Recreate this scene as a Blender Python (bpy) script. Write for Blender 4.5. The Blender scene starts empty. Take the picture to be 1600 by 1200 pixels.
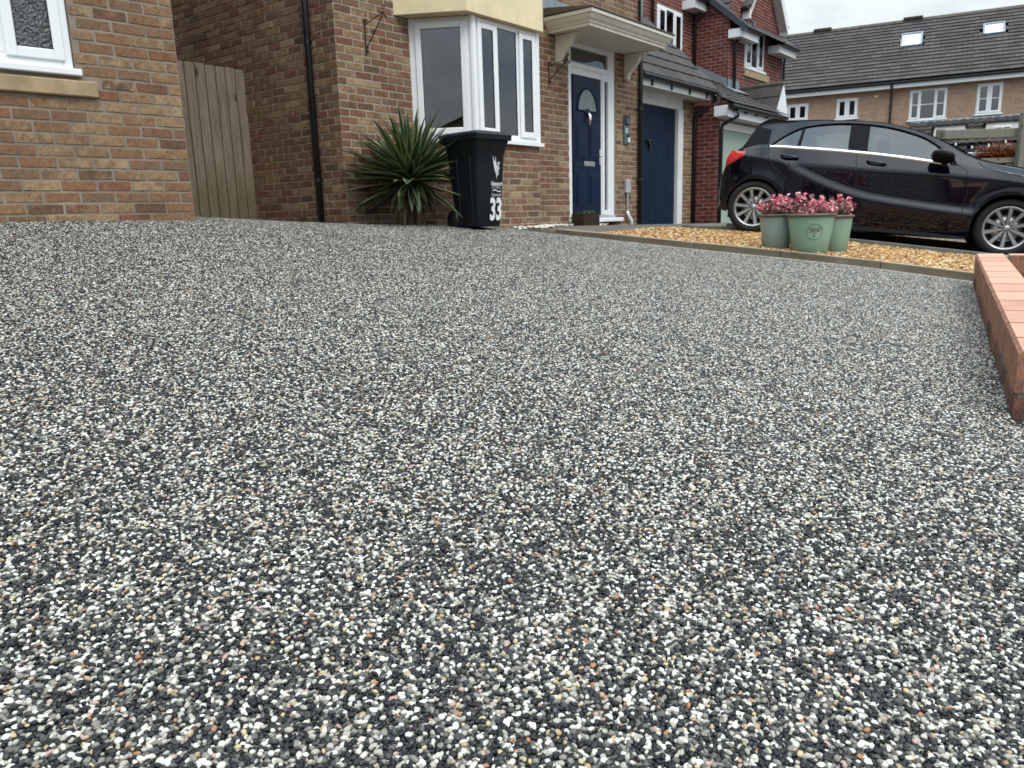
import bpy, math, random
import numpy as np
from mathutils import Vector, Matrix
random.seed(7); rng = np.random.default_rng(7)
C = bpy.context.scene.collection
R = math.radians

# ------------------------------------------------------------------ camera, sky, sun, exposure
# heights are measured from the lens (z = 0); the drive lies about 0.7 m below it
CAMR = Matrix(((0.99957395, 0.02918756, 0.0), (-0.00617805, 0.21157699, -0.97734181), (-0.02852622, 0.97692541, 0.21166717)))
cam = bpy.data.objects.new('camera', bpy.data.cameras.new('camera'))
C.objects.link(cam); bpy.context.scene.camera = cam
cam.matrix_world = CAMR.to_4x4()
cam.data.sensor_width = 36.0; cam.data.lens = 27.0
cam.data.clip_start = 0.05; cam.data.clip_end = 600
cam.data.dof.use_dof = True; cam.data.dof.focus_distance = 1.6; cam.data.dof.aperture_fstop = 12.0

SUN_EL, SUN_AZ = R(52), R(150)          # azimuth measured clockwise from +Y
world = bpy.data.worlds.new('World'); bpy.context.scene.world = world
world.use_nodes = True
wn = world.node_tree; wn.nodes.clear(); wl = wn.links
def N(t, **k):
    n = wn.nodes.new(t)
    for a, b in k.items(): setattr(n, a, b)
    return n
sky = N('ShaderNodeTexSky', sky_type='NISHITA', sun_disc=False, sun_elevation=SUN_EL, sun_rotation=SUN_AZ, air_density=1.0, dust_density=2.0)
bg1 = N('ShaderNodeBackground'); bg1.inputs[1].default_value = 0.11
wl.new(sky.outputs[0], bg1.inputs[0])
tc = N('ShaderNodeTexCoord'); mp = N('ShaderNodeMapping'); mp.inputs['Scale'].default_value = (1, 1, 2.6)
mp.inputs['Location'].default_value = (3.1, 0.4, 0.2)
wl.new(tc.outputs['Generated'], mp.inputs[0])
cn = N('ShaderNodeTexNoise'); cn.inputs['Scale'].default_value = 2.3; cn.inputs['Detail'].default_value = 7; cn.inputs['Roughness'].default_value = .58
wl.new(mp.outputs[0], cn.inputs['Vector'])
cr = N('ShaderNodeValToRGB'); cr.color_ramp.elements[0].position = .38; cr.color_ramp.elements[0].color = (.44, .56, .68, 1)
cr.color_ramp.elements[1].position = .56; cr.color_ramp.elements[1].color = (.92, .985, 1.0, 1)
wl.new(cn.outputs[0], cr.inputs[0])
bg2 = N('ShaderNodeBackground')
sz_ = N('ShaderNodeSeparateXYZ'); wl.new(tc.outputs['Generated'], sz_.inputs[0])
m1 = N('ShaderNodeMath', operation='MAXIMUM'); wl.new(sz_.outputs[2], m1.inputs[0]); m1.inputs[1].default_value = 0.0
m15 = N('ShaderNodeMath', operation='MULTIPLY'); wl.new(m1.outputs[0], m15.inputs[0]); wl.new(m1.outputs[0], m15.inputs[1])
m2 = N('ShaderNodeMath', operation='MULTIPLY_ADD'); wl.new(m15.outputs[0], m2.inputs[0]); m2.inputs[1].default_value = 2.7; m2.inputs[2].default_value = .51   # overcast sky: much brighter overhead than at the horizon
wl.new(m2.outputs[0], bg2.inputs[1]); wl.new(cr.outputs[0], bg2.inputs[0])
cn2 = N('ShaderNodeTexNoise'); cn2.inputs['Scale'].default_value = 1.5; cn2.inputs['Detail'].default_value = 5
mp2 = N('ShaderNodeMapping'); mp2.inputs['Scale'].default_value = (1, 1, 2.2); mp2.inputs['Location'].default_value = (9.3, 2.0, 1.0)
wl.new(tc.outputs['Generated'], mp2.inputs[0]); wl.new(mp2.outputs[0], cn2.inputs['Vector'])
cr2 = N('ShaderNodeValToRGB'); cr2.color_ramp.elements[0].position = .30; cr2.color_ramp.elements[0].color = (.55,)*3+(1,)
cr2.color_ramp.elements[1].position = .50; cr2.color_ramp.elements[1].color = (1,)*4
wl.new(cn2.outputs[0], cr2.inputs[0])
mx = N('ShaderNodeMixShader'); wo = N('ShaderNodeOutputWorld')
wl.new(cr2.outputs[0], mx.inputs[0]); wl.new(bg1.outputs[0], mx.inputs[1]); wl.new(bg2.outputs[0], mx.inputs[2]); wl.new(mx.outputs[0], wo.inputs[0])

sd = bpy.data.lights.new('sun', 'SUN'); sd.energy = .9; sd.angle = R(22); sd.color = (1, .96, .9)
sun = bpy.data.objects.new('sun', sd); C.objects.link(sun)
sdir = Vector((math.sin(SUN_AZ)*math.cos(SUN_EL), math.cos(SUN_AZ)*math.cos(SUN_EL), math.sin(SUN_EL)))
sun.rotation_euler = sdir.to_track_quat('Z', 'Y').to_euler()
vs = bpy.context.scene.view_settings
vs.view_transform = 'Standard'; vs.look = 'None'; vs.exposure = 0.66; vs.gamma = 1; vs.use_curve_mapping = False

# ------------------------------------------------------------------ object helpers
def tag(o, label=None, cat=None, group=None, kind=None):
    if label: o['label'] = label
    if cat: o['category'] = cat
    if group: o['group'] = group
    if kind: o['kind'] = kind
    return o
def empty(name, loc=(0, 0, 0), rz=0.0, label=None, cat=None, group=None):
    o = bpy.data.objects.new(name, None); C.objects.link(o)
    o.location = loc; o.rotation_euler = (0, 0, rz); o.empty_display_size = .1
    return tag(o, label, cat, group)
class MB:
    """collects geometry, builds ONE mesh object"""
    def __init__(s): s.v = []; s.f = []; s.uv = {}
    def add(s, vs, fs):
        n = len(s.v); s.v += [tuple(p) for p in vs]; s.f += [tuple(i+n for i in f) for f in fs]; return s
    def mesh(s, name, mat, smooth=False):
        me = bpy.data.meshes.new(name); me.from_pydata(s.v, [], s.f)
        for m in (mat if isinstance(mat, (list, tuple)) else [mat]): me.materials.append(m)
        if smooth: me.polygons.foreach_set('use_smooth', [True]*len(me.polygons))
        me.update(); return me
    def build(s, name, mat, parent=None, smooth=False, kind=None, label=None):
        o = bpy.data.objects.new(name, s.mesh(name, mat, smooth)); C.objects.link(o)
        if parent is not None: o.parent = parent
        if kind: o['kind'] = kind
        if label: o['label'] = label
        return o
    def box(s, a, b, T=None, ch=0.0):
        (x0, y0, z0), (x1, y1, z1) = a, b
        if x0 > x1: x0, x1 = x1, x0
        if y0 > y1: y0, y1 = y1, y0
        if z0 > z1: z0, z1 = z1, z0
        if ch <= 0:
            v = [(x, y, z) for x in (x0, x1) for y in (y0, y1) for z in (z0, z1)]
            f = [(0, 1, 3, 2), (4, 6, 7, 5), (0, 4, 5, 1), (2, 3, 7, 6), (0, 2, 6, 4), (1, 5, 7, 3)]
        else:
            c = min(ch, (x1-x0)*.45, (y1-y0)*.45, (z1-z0)*.45); v = []; idx = {}
            for i, x in enumerate((x0, x1)):
                for j, y in enumerate((y0, y1)):
                    for k, z in enumerate((z0, z1)):
                        sx, sy, sz = (c if i == 0 else -c), (c if j == 0 else -c), (c if k == 0 else -c)
                        idx[i, j, k, 0] = len(v); v.append((x, y+sy, z+sz))
                        idx[i, j, k, 1] = len(v); v.append((x+sx, y, z+sz))
                        idx[i, j, k, 2] = len(v); v.append((x+sx, y+sy, z))
            f = []
            g = lambda i, j, k, a: idx[i, j, k, a]
            for i in (0, 1): f.append((g(i,0,0,0), g(i,0,1,0), g(i,1,1,0), g(i,1,0,0))[::(1 if i == 0 else -1)])
            for j in (0, 1): f.append((g(0,j,0,1), g(1,j,0,1), g(1,j,1,1), g(0,j,1,1))[::(1 if j == 0 else -1)])
            for k in (0, 1): f.append((g(0,0,k,2), g(0,1,k,2), g(1,1,k,2), g(1,0,k,2))[::(1 if k == 0 else -1)])
            for j in (0, 1):
                for k in (0, 1): f.append((g(0,j,k,1), g(1,j,k,1), g(1,j,k,2), g(0,j,k,2)))
            for i in (0, 1):
                for k in (0, 1): f.append((g(i,0,k,0), g(i,1,k,0), g(i,1,k,2), g(i,0,k,2)))
            for i in (0, 1):
                for j in (0, 1): f.append((g(i,j,0,0), g(i,j,1,0), g(i,j,1,1), g(i,j,0,1)))
            for i in (0, 1):
                for j in (0, 1):
                    for k in (0, 1): f.append((g(i,j,k,0), g(i,j,k,1), g(i,j,k,2)))
        if T: v = [T(*p) for p in v]
        return s.add(v, f)
    def tube(s, pts, r, n=10, caps=True):
        pts = [Vector(p) for p in pts]; rs = r if isinstance(r, (list, tuple)) else [r]*len(pts)
        base = len(s.v); up = Vector((0, 0, 1)); prev = None
        for i, p in enumerate(pts):
            d = (pts[min(i+1, len(pts)-1)] - pts[max(i-1, 0)]).normalized()
            a = prev - d*prev.dot(d) if prev is not None else d.cross(Vector((0.31, .17, .93)))
            a.normalize(); prev = a; b = d.cross(a)
            for k in range(n):
                t = 2*math.pi*k/n; s.v.append(tuple(p + a*math.cos(t)*rs[i] + b*math.sin(t)*rs[i]))
        for i in range(len(pts)-1):
            for k in range(n):
                s.f.append((base+i*n+k, base+i*n+(k+1) % n, base+(i+1)*n+(k+1) % n, base+(i+1)*n+k))
        if caps:
            s.f.append(tuple(base+k for k in range(n))[::-1]); s.f.append(tuple(base+(len(pts)-1)*n+k for k in range(n)))
        return s
    def prism(s, poly, w0, w1, T):
        """polygon (a,z) extruded from depth w0 to w1, mapped by T(a,w,z)"""
        n = len(poly)
        v = [T(a, w0, z) for a, z in poly] + [T(a, w1, z) for a, z in poly]
        f = [tuple(range(n)), tuple(range(2*n-1, n-1, -1))] + [(i, i+n, (i+1) % n+n, (i+1) % n) for i in range(n)]
        return s.add(v, f)
    def lathe(s, prof, n=32, c=(0, 0, 0)):
        b = len(s.v)
        for r, z in prof:
            for k in range(n):
                t = 2*math.pi*k/n; s.v.append((c[0]+r*math.cos(t), c[1]+r*math.sin(t), c[2]+z))
        for i in range(len(prof)-1):
            for k in range(n): s.f.append((b+i*n+k, b+i*n+(k+1) % n, b+(i+1)*n+(k+1) % n, b+(i+1)*n+k))
        return s
class Fr:
    """vertical plane: a runs along it, w goes into the wall, z up"""
    def __init__(s, ox, oy, dx, dy):
        l = math.hypot(dx, dy); s.o = (ox, oy); s.d = (dx/l, dy/l); s.n = (-dy/l, dx/l)
    def __call__(s, a, w, z): return (s.o[0]+s.d[0]*a+s.n[0]*w, s.o[1]+s.d[1]*a+s.n[1]*w, z)
    def rot(s): return math.atan2(s.d[1], s.d[0])

# ------------------------------------------------------------------ materials
class Mt:
    def __init__(s, name):
        s.m = bpy.data.materials.new(name); s.m.use_nodes = True; s.t = s.m.node_tree; s.t.nodes.clear()
        s.out = s.n('ShaderNodeOutputMaterial')
    def n(s, t, ins=None, **k):
        n = s.t.nodes.new(t)
        for a, b in k.items(): setattr(n, a, b)
        for a, b in (ins or {}).items():
            if isinstance(b, bpy.types.NodeSocket): s.t.links.new(b, n.inputs[a])
            else: n.inputs[a].default_value = b
        return n
    def ramp(s, fac, stops, interp='LINEAR'):
        r = s.n('ShaderNodeValToRGB', {0: fac}); cr = r.color_ramp; cr.interpolation = interp
        while len(cr.elements) > 1: cr.elements.remove(cr.elements[-1])
        for i, (p, c) in enumerate(stops):
            e = cr.elements[0] if i == 0 else cr.elements.new(p)
            e.position = p; e.color = tuple(c)+(1,) if len(c) == 3 else c
        return r.outputs[0]
    def mix(s, f, a, b, mode='MIX'):
        n = s.n('ShaderNodeMix', data_type='RGBA', blend_type=mode)
        for i, v in ((0, f), (6, a), (7, b)):
            if isinstance(v, bpy.types.NodeSocket): s.t.links.new(v, n.inputs[i])
            else: n.inputs[i].default_value = v if i == 0 else (tuple(v)+(1,) if len(v) == 3 else v)
        return n.outputs[2]
    def math(s, op, a, b=0.0, cl=False):
        n = s.n('ShaderNodeMath', {0: a, 1: b}, operation=op, use_clamp=cl); return n.outputs[0]
    def coord(s, scale=(1, 1, 1), off=None):
        c = s.n('ShaderNodeTexCoord').outputs['Object']
        m = s.n('ShaderNodeMapping', {0: c, 'Scale': scale})
        if off is not None: s.t.links.new(off, m.inputs['Location'])
        return m.outputs[0]
    def noise(s, vec, scale, det=4, rough=.55):
        return s.n('ShaderNodeTexNoise', {'Vector': vec, 'Scale': scale, 'Detail': det, 'Roughness': rough}).outputs[0]
    def rnd(s):
        a = s.n('ShaderNodeObjectInfo').outputs['Random']; b = s.n('ShaderNodeNewGeometry').outputs['Random Per Island']
        return s.math('FRACT', s.math('ADD', a, b))
    def bump(s, h, dist=.002, st=1.0):
        return s.n('ShaderNodeBump', {'Height': h, 'Distance': dist, 'Strength': st}).outputs[0]
    def bsdf(s, col, rough=.6, nrm=None, **k):
        ins = {'Base Color': col if isinstance(col, bpy.types.NodeSocket) else (tuple(col)+(1,)), 'Roughness': rough}
        if nrm is not None: ins['Normal'] = nrm
        for a, b in k.items(): ins[a.replace('_', ' ')] = b
        b = s.n('ShaderNodeBsdfPrincipled', ins); s.t.links.new(b.outputs[0], s.out.inputs[0]); return s.m
def simple(name, col, rough=.5, var=.12, sc=6, bump=.0, bsc=60, **k):
    m = Mt(name); v = m.coord()
    n1 = m.noise(v, sc, 5); lo = [c*(1-var) for c in col]; hi = [min(1, c*(1+var)) for c in col]
    c = m.mix(m.ramp(n1, [(.3, (0, 0, 0)), (.7, (1, 1, 1))]), lo, hi)
    nr = m.bump(m.noise(v, bsc, 3), bump) if bump else None
    return m.bsdf(c, rough, nr, **k)

def brick_mat(name, pal, dirt=(.10, .07, .05), dirtz=None):
    m = Mt(name); r = m.rnd()
    off = m.n('ShaderNodeCombineXYZ', {0: m.math('MULTIPLY', r, 37.0), 1: m.math('MULTIPLY', r, 11.0), 2: m.math('MULTIPLY', r, 5.0)}).outputs[0]
    v = m.coord(off=off)
    base = m.ramp(r, [(i/len(pal), c) for i, c in enumerate(pal)], 'CONSTANT')
    r2 = m.math('FRACT', m.math('MULTIPLY', r, 17.31))
    alt = m.ramp(r2, [(i/len(pal), c) for i, c in enumerate(pal[::-1])], 'CONSTANT')
    blot = m.ramp(m.noise(v, 14, 5, .62), [(.42, (0, 0, 0)), (.62, (1, 1, 1))])
    c = m.mix(m.math('MULTIPLY', blot, .8), base, alt)
    fine = m.noise(v, 150, 4, .7)
    c = m.mix(.85, c, m.mix(1.0, c, m.ramp(fine, [(.3, (.40, .37, .35)), (.52, (.95, .95, .95)), (.75, (1.6, 1.5, 1.35))]), 'MULTIPLY'))
    mott = m.noise(v, 34, 6, .72)
    c = m.mix(m.ramp(mott, [(.38, (.6,)*3), (.50, (0, 0, 0))]), c, m.mix(1.0, c, (.52, .46, .42), 'MULTIPLY'))
    c = m.mix(m.ramp(mott, [(.58, (0, 0, 0)), (.72, (.55,)*3)]), c, m.mix(1.0, c, (1.5, 1.5, 1.45), 'MULTIPLY'))
    pits = m.ramp(m.n('ShaderNodeTexVoronoi', {'Vector': v, 'Scale': 55.0}).outputs['Distance'], [(.0, (1, 1, 1)), (.16, (0, 0, 0))])
    pn = m.ramp(m.noise(v, 9, 3), [(.5, (0, 0, 0)), (.6, (1, 1, 1))])
    pf = m.math('MULTIPLY', pits, pn)
    c = m.mix(m.math('MULTIPLY', pf, .8), c, (.035, .025, .02))
    stain = m.noise(m.coord((1, 1, .6)), 1.7, 5)
    c = m.mix(m.ramp(stain, [(.45, (0, 0, 0)), (.75, (.5,)*3)]), c, dirt)
    h = m.math('SUBTRACT', m.math('ADD', fine, m.math('MULTIPLY', m.noise(v, 38, 4), 1.5)), m.math('MULTIPLY', pf, 2.0))
    return m.bsdf(c, .88, m.bump(h, .0022, .9), Specular_IOR_Level=.25)
def mortar_mat(name, c1, c2):
    m = Mt(name); v = m.coord()
    c = m.mix(m.ramp(m.noise(v, 3.1, 6), [(.35, (0, 0, 0)), (.68, (1, 1, 1))]), c1, c2)
    return m.bsdf(c, .95, m.bump(m.noise(v, 240, 4), .002), Specular_IOR_Level=.1)
RED, ORA, TAN, BRN, DRK, YEL = (.205, .092, .056), (.26, .137, .075), (.315, .212, .125), (.215, .133, .08), (.135, .08, .053), (.38, .275, .165)
M = {}
M['brick_warm'] = brick_mat('warm_brick', [RED, TAN, BRN, ORA, BRN, TAN, BRN, ORA, YEL, BRN, ORA, BRN, TAN, DRK, BRN, ORA])
M['mortar_warm'] = mortar_mat('warm_mortar', (.19, .155, .12), (.31, .26, .205))
M['brick_buff'] = brick_mat('buff_brick', [BRN, RED, TAN, ORA, BRN, DRK, TAN, BRN, RED, YEL, BRN, RED])
M['mortar_buff'] = mortar_mat('buff_mortar', (.29, .25, .20), (.42, .36, .295))
M['brick_red'] = brick_mat('red_brick', [(.16, .034, .026), (.20, .045, .032), (.13, .03, .026), (.18, .05, .04), (.10, .03, .03), (.215, .06, .045)], dirt=(.06, .03, .03))
M['mortar_red'] = mortar_mat('red_mortar', (.26, .19, .17), (.36, .28, .25))
M['upvc'] = simple('white_plastic', (.78, .79, .80), .28, .03, 3)
M['white_paint'] = simple('white_painted_board', (.72, .73, .72), .4, .08, 4)
M['cream_paint'] = simple('cream_painted_timber', (.68, .64, .55), .45, .08, 5, .0006, 40)
M['render'] = simple('cream_render', (.72, .60, .38), .8, .10, 5, .0015, 120)
M['stone_sill'] = simple('sandstone', (.34, .245, .14), .85, .22, 9, .0012, 150)
M['black_plastic'] = simple('black_plastic', (.012, .013, .015), .32, .2, 8)
M['black_iron'] = simple('black_iron', (.01, .01, .01), .5, .2, 30)
M['lead'] = simple('lead_flashing', (.20, .23, .26), .55, .2, 7, .002, 30)
M['grey_plastic'] = simple('grey_plastic', (.38, .40, .43), .45, .06, 5)
M['navy_door'] = simple('navy_door_paint', (.0018, .010, .036), .40, .15, 5, .0002, 300, Specular_IOR_Level=.22)
M['chrome'] = simple('chrome', (.8, .8, .8), .16, .02, 5, Metallic=1.0)
M['steel'] = simple('satin_steel', (.55, .55, .54), .32, .05, 9, Metallic=1.0)
M['soffit'] = simple('soffit_board', (.62, .60, .55), .55, .08, 4)
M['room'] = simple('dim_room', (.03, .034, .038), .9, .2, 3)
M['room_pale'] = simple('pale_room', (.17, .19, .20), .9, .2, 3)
M['curtain'] = simple('pale_curtain', (.50, .48, .44), .9, .12, 12)

def tile_mat(name, lo, hi, moss=None):
    m = Mt(name); r = m.rnd(); v = m.coord()
    c = m.mix(r, lo, hi)
    c = m.mix(m.ramp(m.noise(v, 5, 6, .65), [(.4, (0, 0, 0)), (.7, (.6,)*3)]), c, [x*.6 for x in lo])
    if moss: c = m.mix(m.ramp(m.noise(v, 11, 6, .7), [(.58, (0, 0, 0)), (.68, (.8,)*3)]), c, moss)
    return m.bsdf(c, .8, m.bump(m.noise(v, 90, 4), .002), Specular_IOR_Level=.3)
M['tile_dark'] = tile_mat('dark_roof_tile', (.030, .026, .026), (.058, .050, .048), (.085, .085, .05))
M['tile_far'] = tile_mat('brown_grey_roof_tile', (.040, .034, .034), (.075, .065, .063))
M['tile_ridge'] = tile_mat('mossy_ridge_tile', (.07, .065, .055), (.10, .095, .07), (.16, .16, .08))

def glass_mat(name, tint, base=.02, ior=1.75, bump=None):
    m = Mt(name)
    tr = m.n('ShaderNodeBsdfTransparent', {0: tuple(tint)+(1,)})
    ins = {'Color': (1, 1, 1, 1), 'Roughness': base}
    if bump:
        v = m.coord(bump[1]); ins['Normal'] = m.bump(m.noise(v, bump[0], 4), bump[2])
    gl = m.n('ShaderNodeBsdfGlossy', ins)
    fr = m.n('ShaderNodeFresnel', {'IOR': ior})
    mxx = m.n('ShaderNodeMixShader', {0: m.math('ADD', fr.outputs[0], .05, True), 1: tr.outputs[0], 2: gl.outputs[0]})
    m.t.links.new(mxx.outputs[0], m.out.inputs[0]); return m.m
M['glass'] = glass_mat('window_glass', (.34, .39, .41), .012, 1.85)
M['glass_obscure'] = glass_mat('obscure_glass', (.12, .14, .14), .10, 1.62, (34, (1.6, 1, 1.3), .022))
M['glass_dark'] = glass_mat('dark_glass', (.03, .035, .035), .04, 1.7)
M['glass_car'] = glass_mat('car_glass', (.30, .47, .48), .0, 1.5)
M['skylight'] = glass_mat('skylight_glass', (.1, .1, .1), .05, 5.5)

def wood_mat(name, c1, c2, green=None):
    m = Mt(name); r = m.rnd()
    off = m.n('ShaderNodeCombineXYZ', {0: m.math('MULTIPLY', r, 9.0), 2: m.math('MULTIPLY', r, 31.0)}).outputs[0]
    v = m.coord((14, 14, 1.1), off=off)
    g = m.noise(v, 3.2, 7, .7)
    c = m.mix(m.ramp(g, [(.3, (0, 0, 0)), (.7, (1, 1, 1))]), c1, c2)
    kn = m.n('ShaderNodeTexVoronoi', {'Vector': m.coord((5.5, 5.5, 2.1), off=off), 'Scale': 1.0}).outputs['Distance']
    c = m.mix(m.ramp(kn, [(.06, (.85,)*3), (.14, (0, 0, 0))]), c, (.035, .025, .018))
    if green:
        z = m.n('ShaderNodeSeparateXYZ', {0: m.n('ShaderNodeTexCoord').outputs['Object']}).outputs[2]
        zz = m.math('ADD', z, m.math('MULTIPLY', m.noise(m.coord(), 5, 3), .5))
        c = m.mix(m.ramp(zz, [(green[1], (.5,)*3), (green[2], (0, 0, 0))]), c, green[0])
    return m.bsdf(c, .85, m.bump(g, .002), Specular_IOR_Level=.2)
M['wood_gate'] = wood_mat('weathered_gate_board', (.15, .115, .08), (.33, .27, .205), ((.105, .085, .022), .50, 1.35))
M['wood_fence'] = wood_mat('weathered_fence_timber', (.13, .125, .10), (.22, .21, .17))
M['wood_dark'] = wood_mat('dark_trough_timber', (.022, .014, .010), (.055, .035, .025))

# ------------------------------------------------------------------ things that are seen: size in the photograph
CI = CAMR.inverted()
def seen(p):
    q = CI @ Vector(p)
    if q.z > -0.1: return None
    return 800+1200*q.x/-q.z, 600-1200*q.y/-q.z, -q.z

# brick face variants (local: x along, y into wall, z up), unit brick 215 x 65
def brick_mesh(mat, w, seed, h=.065, proud=.004):
    rr = random.Random(seed); j = lambda s: rr.uniform(-s, s)
    hx, hz = w/2, h/2; c = .0045
    out = [(-hx, -hz), (-hx*.33, -hz), (hx*.33, -hz), (hx, -hz), (hx, hz), (hx*.33, hz), (-hx*.33, hz), (-hx, hz)]
    o = [(x+j(.0022), .006, z+j(.0020)) for x, z in out]
    i = [(x*(1-c/hx)+j(.0022) if abs(x) > hx*.5 else x+j(.006), -proud+j(.0014), z*(1-c/hz)+j(.0017)) for x, z in out]
    mb = MB(); mb.add(o+i, [(k, (k+1) % 8, 8+(k+1) % 8, 8+k) for k in range(8)] + [(8, 9, 14, 15), (9, 10, 13, 14), (10, 11, 12, 13)])
    return mb
def lay(fr, a0, a1, z0, z1, ph, holes=(), half=0, pitch=.225, ch=.075):
    """rectangles of a stretcher bond, cut at openings"""
    res = []; k0 = math.floor((z0-ph)/ch)
    k = k0
    while ph+k*ch < z1-.01:
        zb, zt = ph+k*ch+.005, ph+(k+1)*ch-.005
        zc = (zb+zt)/2
        if zc > z0 and zt < z1+.03:
            off = (pitch/2 if (k+half) % 2 else 0)
            xs = a0-pitch+off
            cuts = sorted([(h[0], h[1]) for h in holes if h[2] < zc < h[3]])
            segs = []; cur = a0
            for h0, h1 in cuts:
                if h0 > cur: segs.append((cur, h0))
                cur = max(cur, h1)
            if cur < a1: segs.append((cur, a1))
            for s0, s1 in segs:
                n = int((s0-xs)//pitch); x = xs+n*pitch
                while x < s1:
                    b0, b1 = max(x+.005, s0+(0.0 if s0 == a0 else .004)), min(x+pitch-.005, s1-(0.0 if s1 == a1 else .004))
                    if b1-b0 > .03: res.append((fr, (b0+b1)/2, zc, b1-b0, k))
                    x += pitch
        k += 1
    return res
BM = {}
def place_bricks(root, cells, mat, key, limit=300, name='brick', minpx=9.0):
    mw = root.matrix_basis
    sc = []
    for i, (fr, a, z, w, k) in enumerate(cells):
        p = mw @ Vector(fr(a, 0, z)); s = seen(p); q = 0
        if s and -20 < s[0] < 1620 and -20 < s[1] < 700:
            nrm = mw.to_3x3() @ Vector((fr.n[0], fr.n[1], 0)); vw = p.normalized()
            fc = nrm.dot(vw)
            if fc > 0: 
                q = 1200*w/s[2]*max(fc, .15)
                q = math.sqrt(q*1200*.065/s[2]) if q > minpx else 0
        sc.append((q, i))
    sc.sort(reverse=True); chosen = set(i for q, i in sc[:limit] if q > 0)
    widths = {}
    big = MB()
    for i, (fr, a, z, w, k) in enumerate(cells):
        sd = random.randrange(6); wq = round(w, 2)
        if (key, wq, sd) not in BM: BM[key, wq, sd] = (brick_mesh(mat, w, sd*31+int(wq*1000)), None)
        mb, me = BM[key, wq, sd]
        if i in chosen:
            if me is None: me = mb.mesh(name, mat); BM[key, wq, sd] = (mb, me)
            o = bpy.data.objects.new(name, me); C.objects.link(o); o.parent = root
            o.location = fr(a, random.uniform(-.0015, .001), z+random.uniform(-.001, .001))
            o.rotation_euler = (0, random.uniform(-.006, .006), fr.rot())
        else:
            fx = random.uniform(-.0015, .001)
            big.add([fr(a+x, y+fx, z+zz) for x, y, zz in mb.v], mb.f)
    if big.v: big.build(name+'work', mat, root, kind='stuff')
def sheet(fr, a0, a1, z0, z1, holes=(), w=0.0, reveal=.0, T=None):
    """mortar plane with openings, plus reveals round them"""
    mb = MB(); xs = sorted(set([a0, a1]+[x for h in holes for x in h[:2] if a0 < x < a1])); zs = sorted(set([z0, z1]+[x for h in holes for x in h[2:4] if z0 < x < z1]))
    for i in range(len(xs)-1):
        for j in range(len(zs)-1):
            xc, zc = (xs[i]+xs[i+1])/2, (zs[j]+zs[j+1])/2
            if any(h[0] < xc < h[1] and h[2] < zc < h[3] for h in holes): continue
            mb.add([fr(xs[i], w, zs[j]), fr(xs[i+1], w, zs[j]), fr(xs[i+1], w, zs[j+1]), fr(xs[i], w, zs[j+1])], [(0, 1, 2, 3)])
    if reveal:
        for h in holes:
            b0, b1, c0, c1 = h[:4]
            for p, q in (((b0, c0), (b1, c0)), ((b1, c0), (b1, c1)), ((b1, c1), (b0, c1)), ((b0, c1), (b0, c0))):
                mb.add([fr(p[0], w, p[1]), fr(q[0], w, q[1]), fr(q[0], w+reveal, q[1]), fr(p[0], w+reveal, p[1])], [(0, 1, 2, 3)])
    return mb

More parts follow.
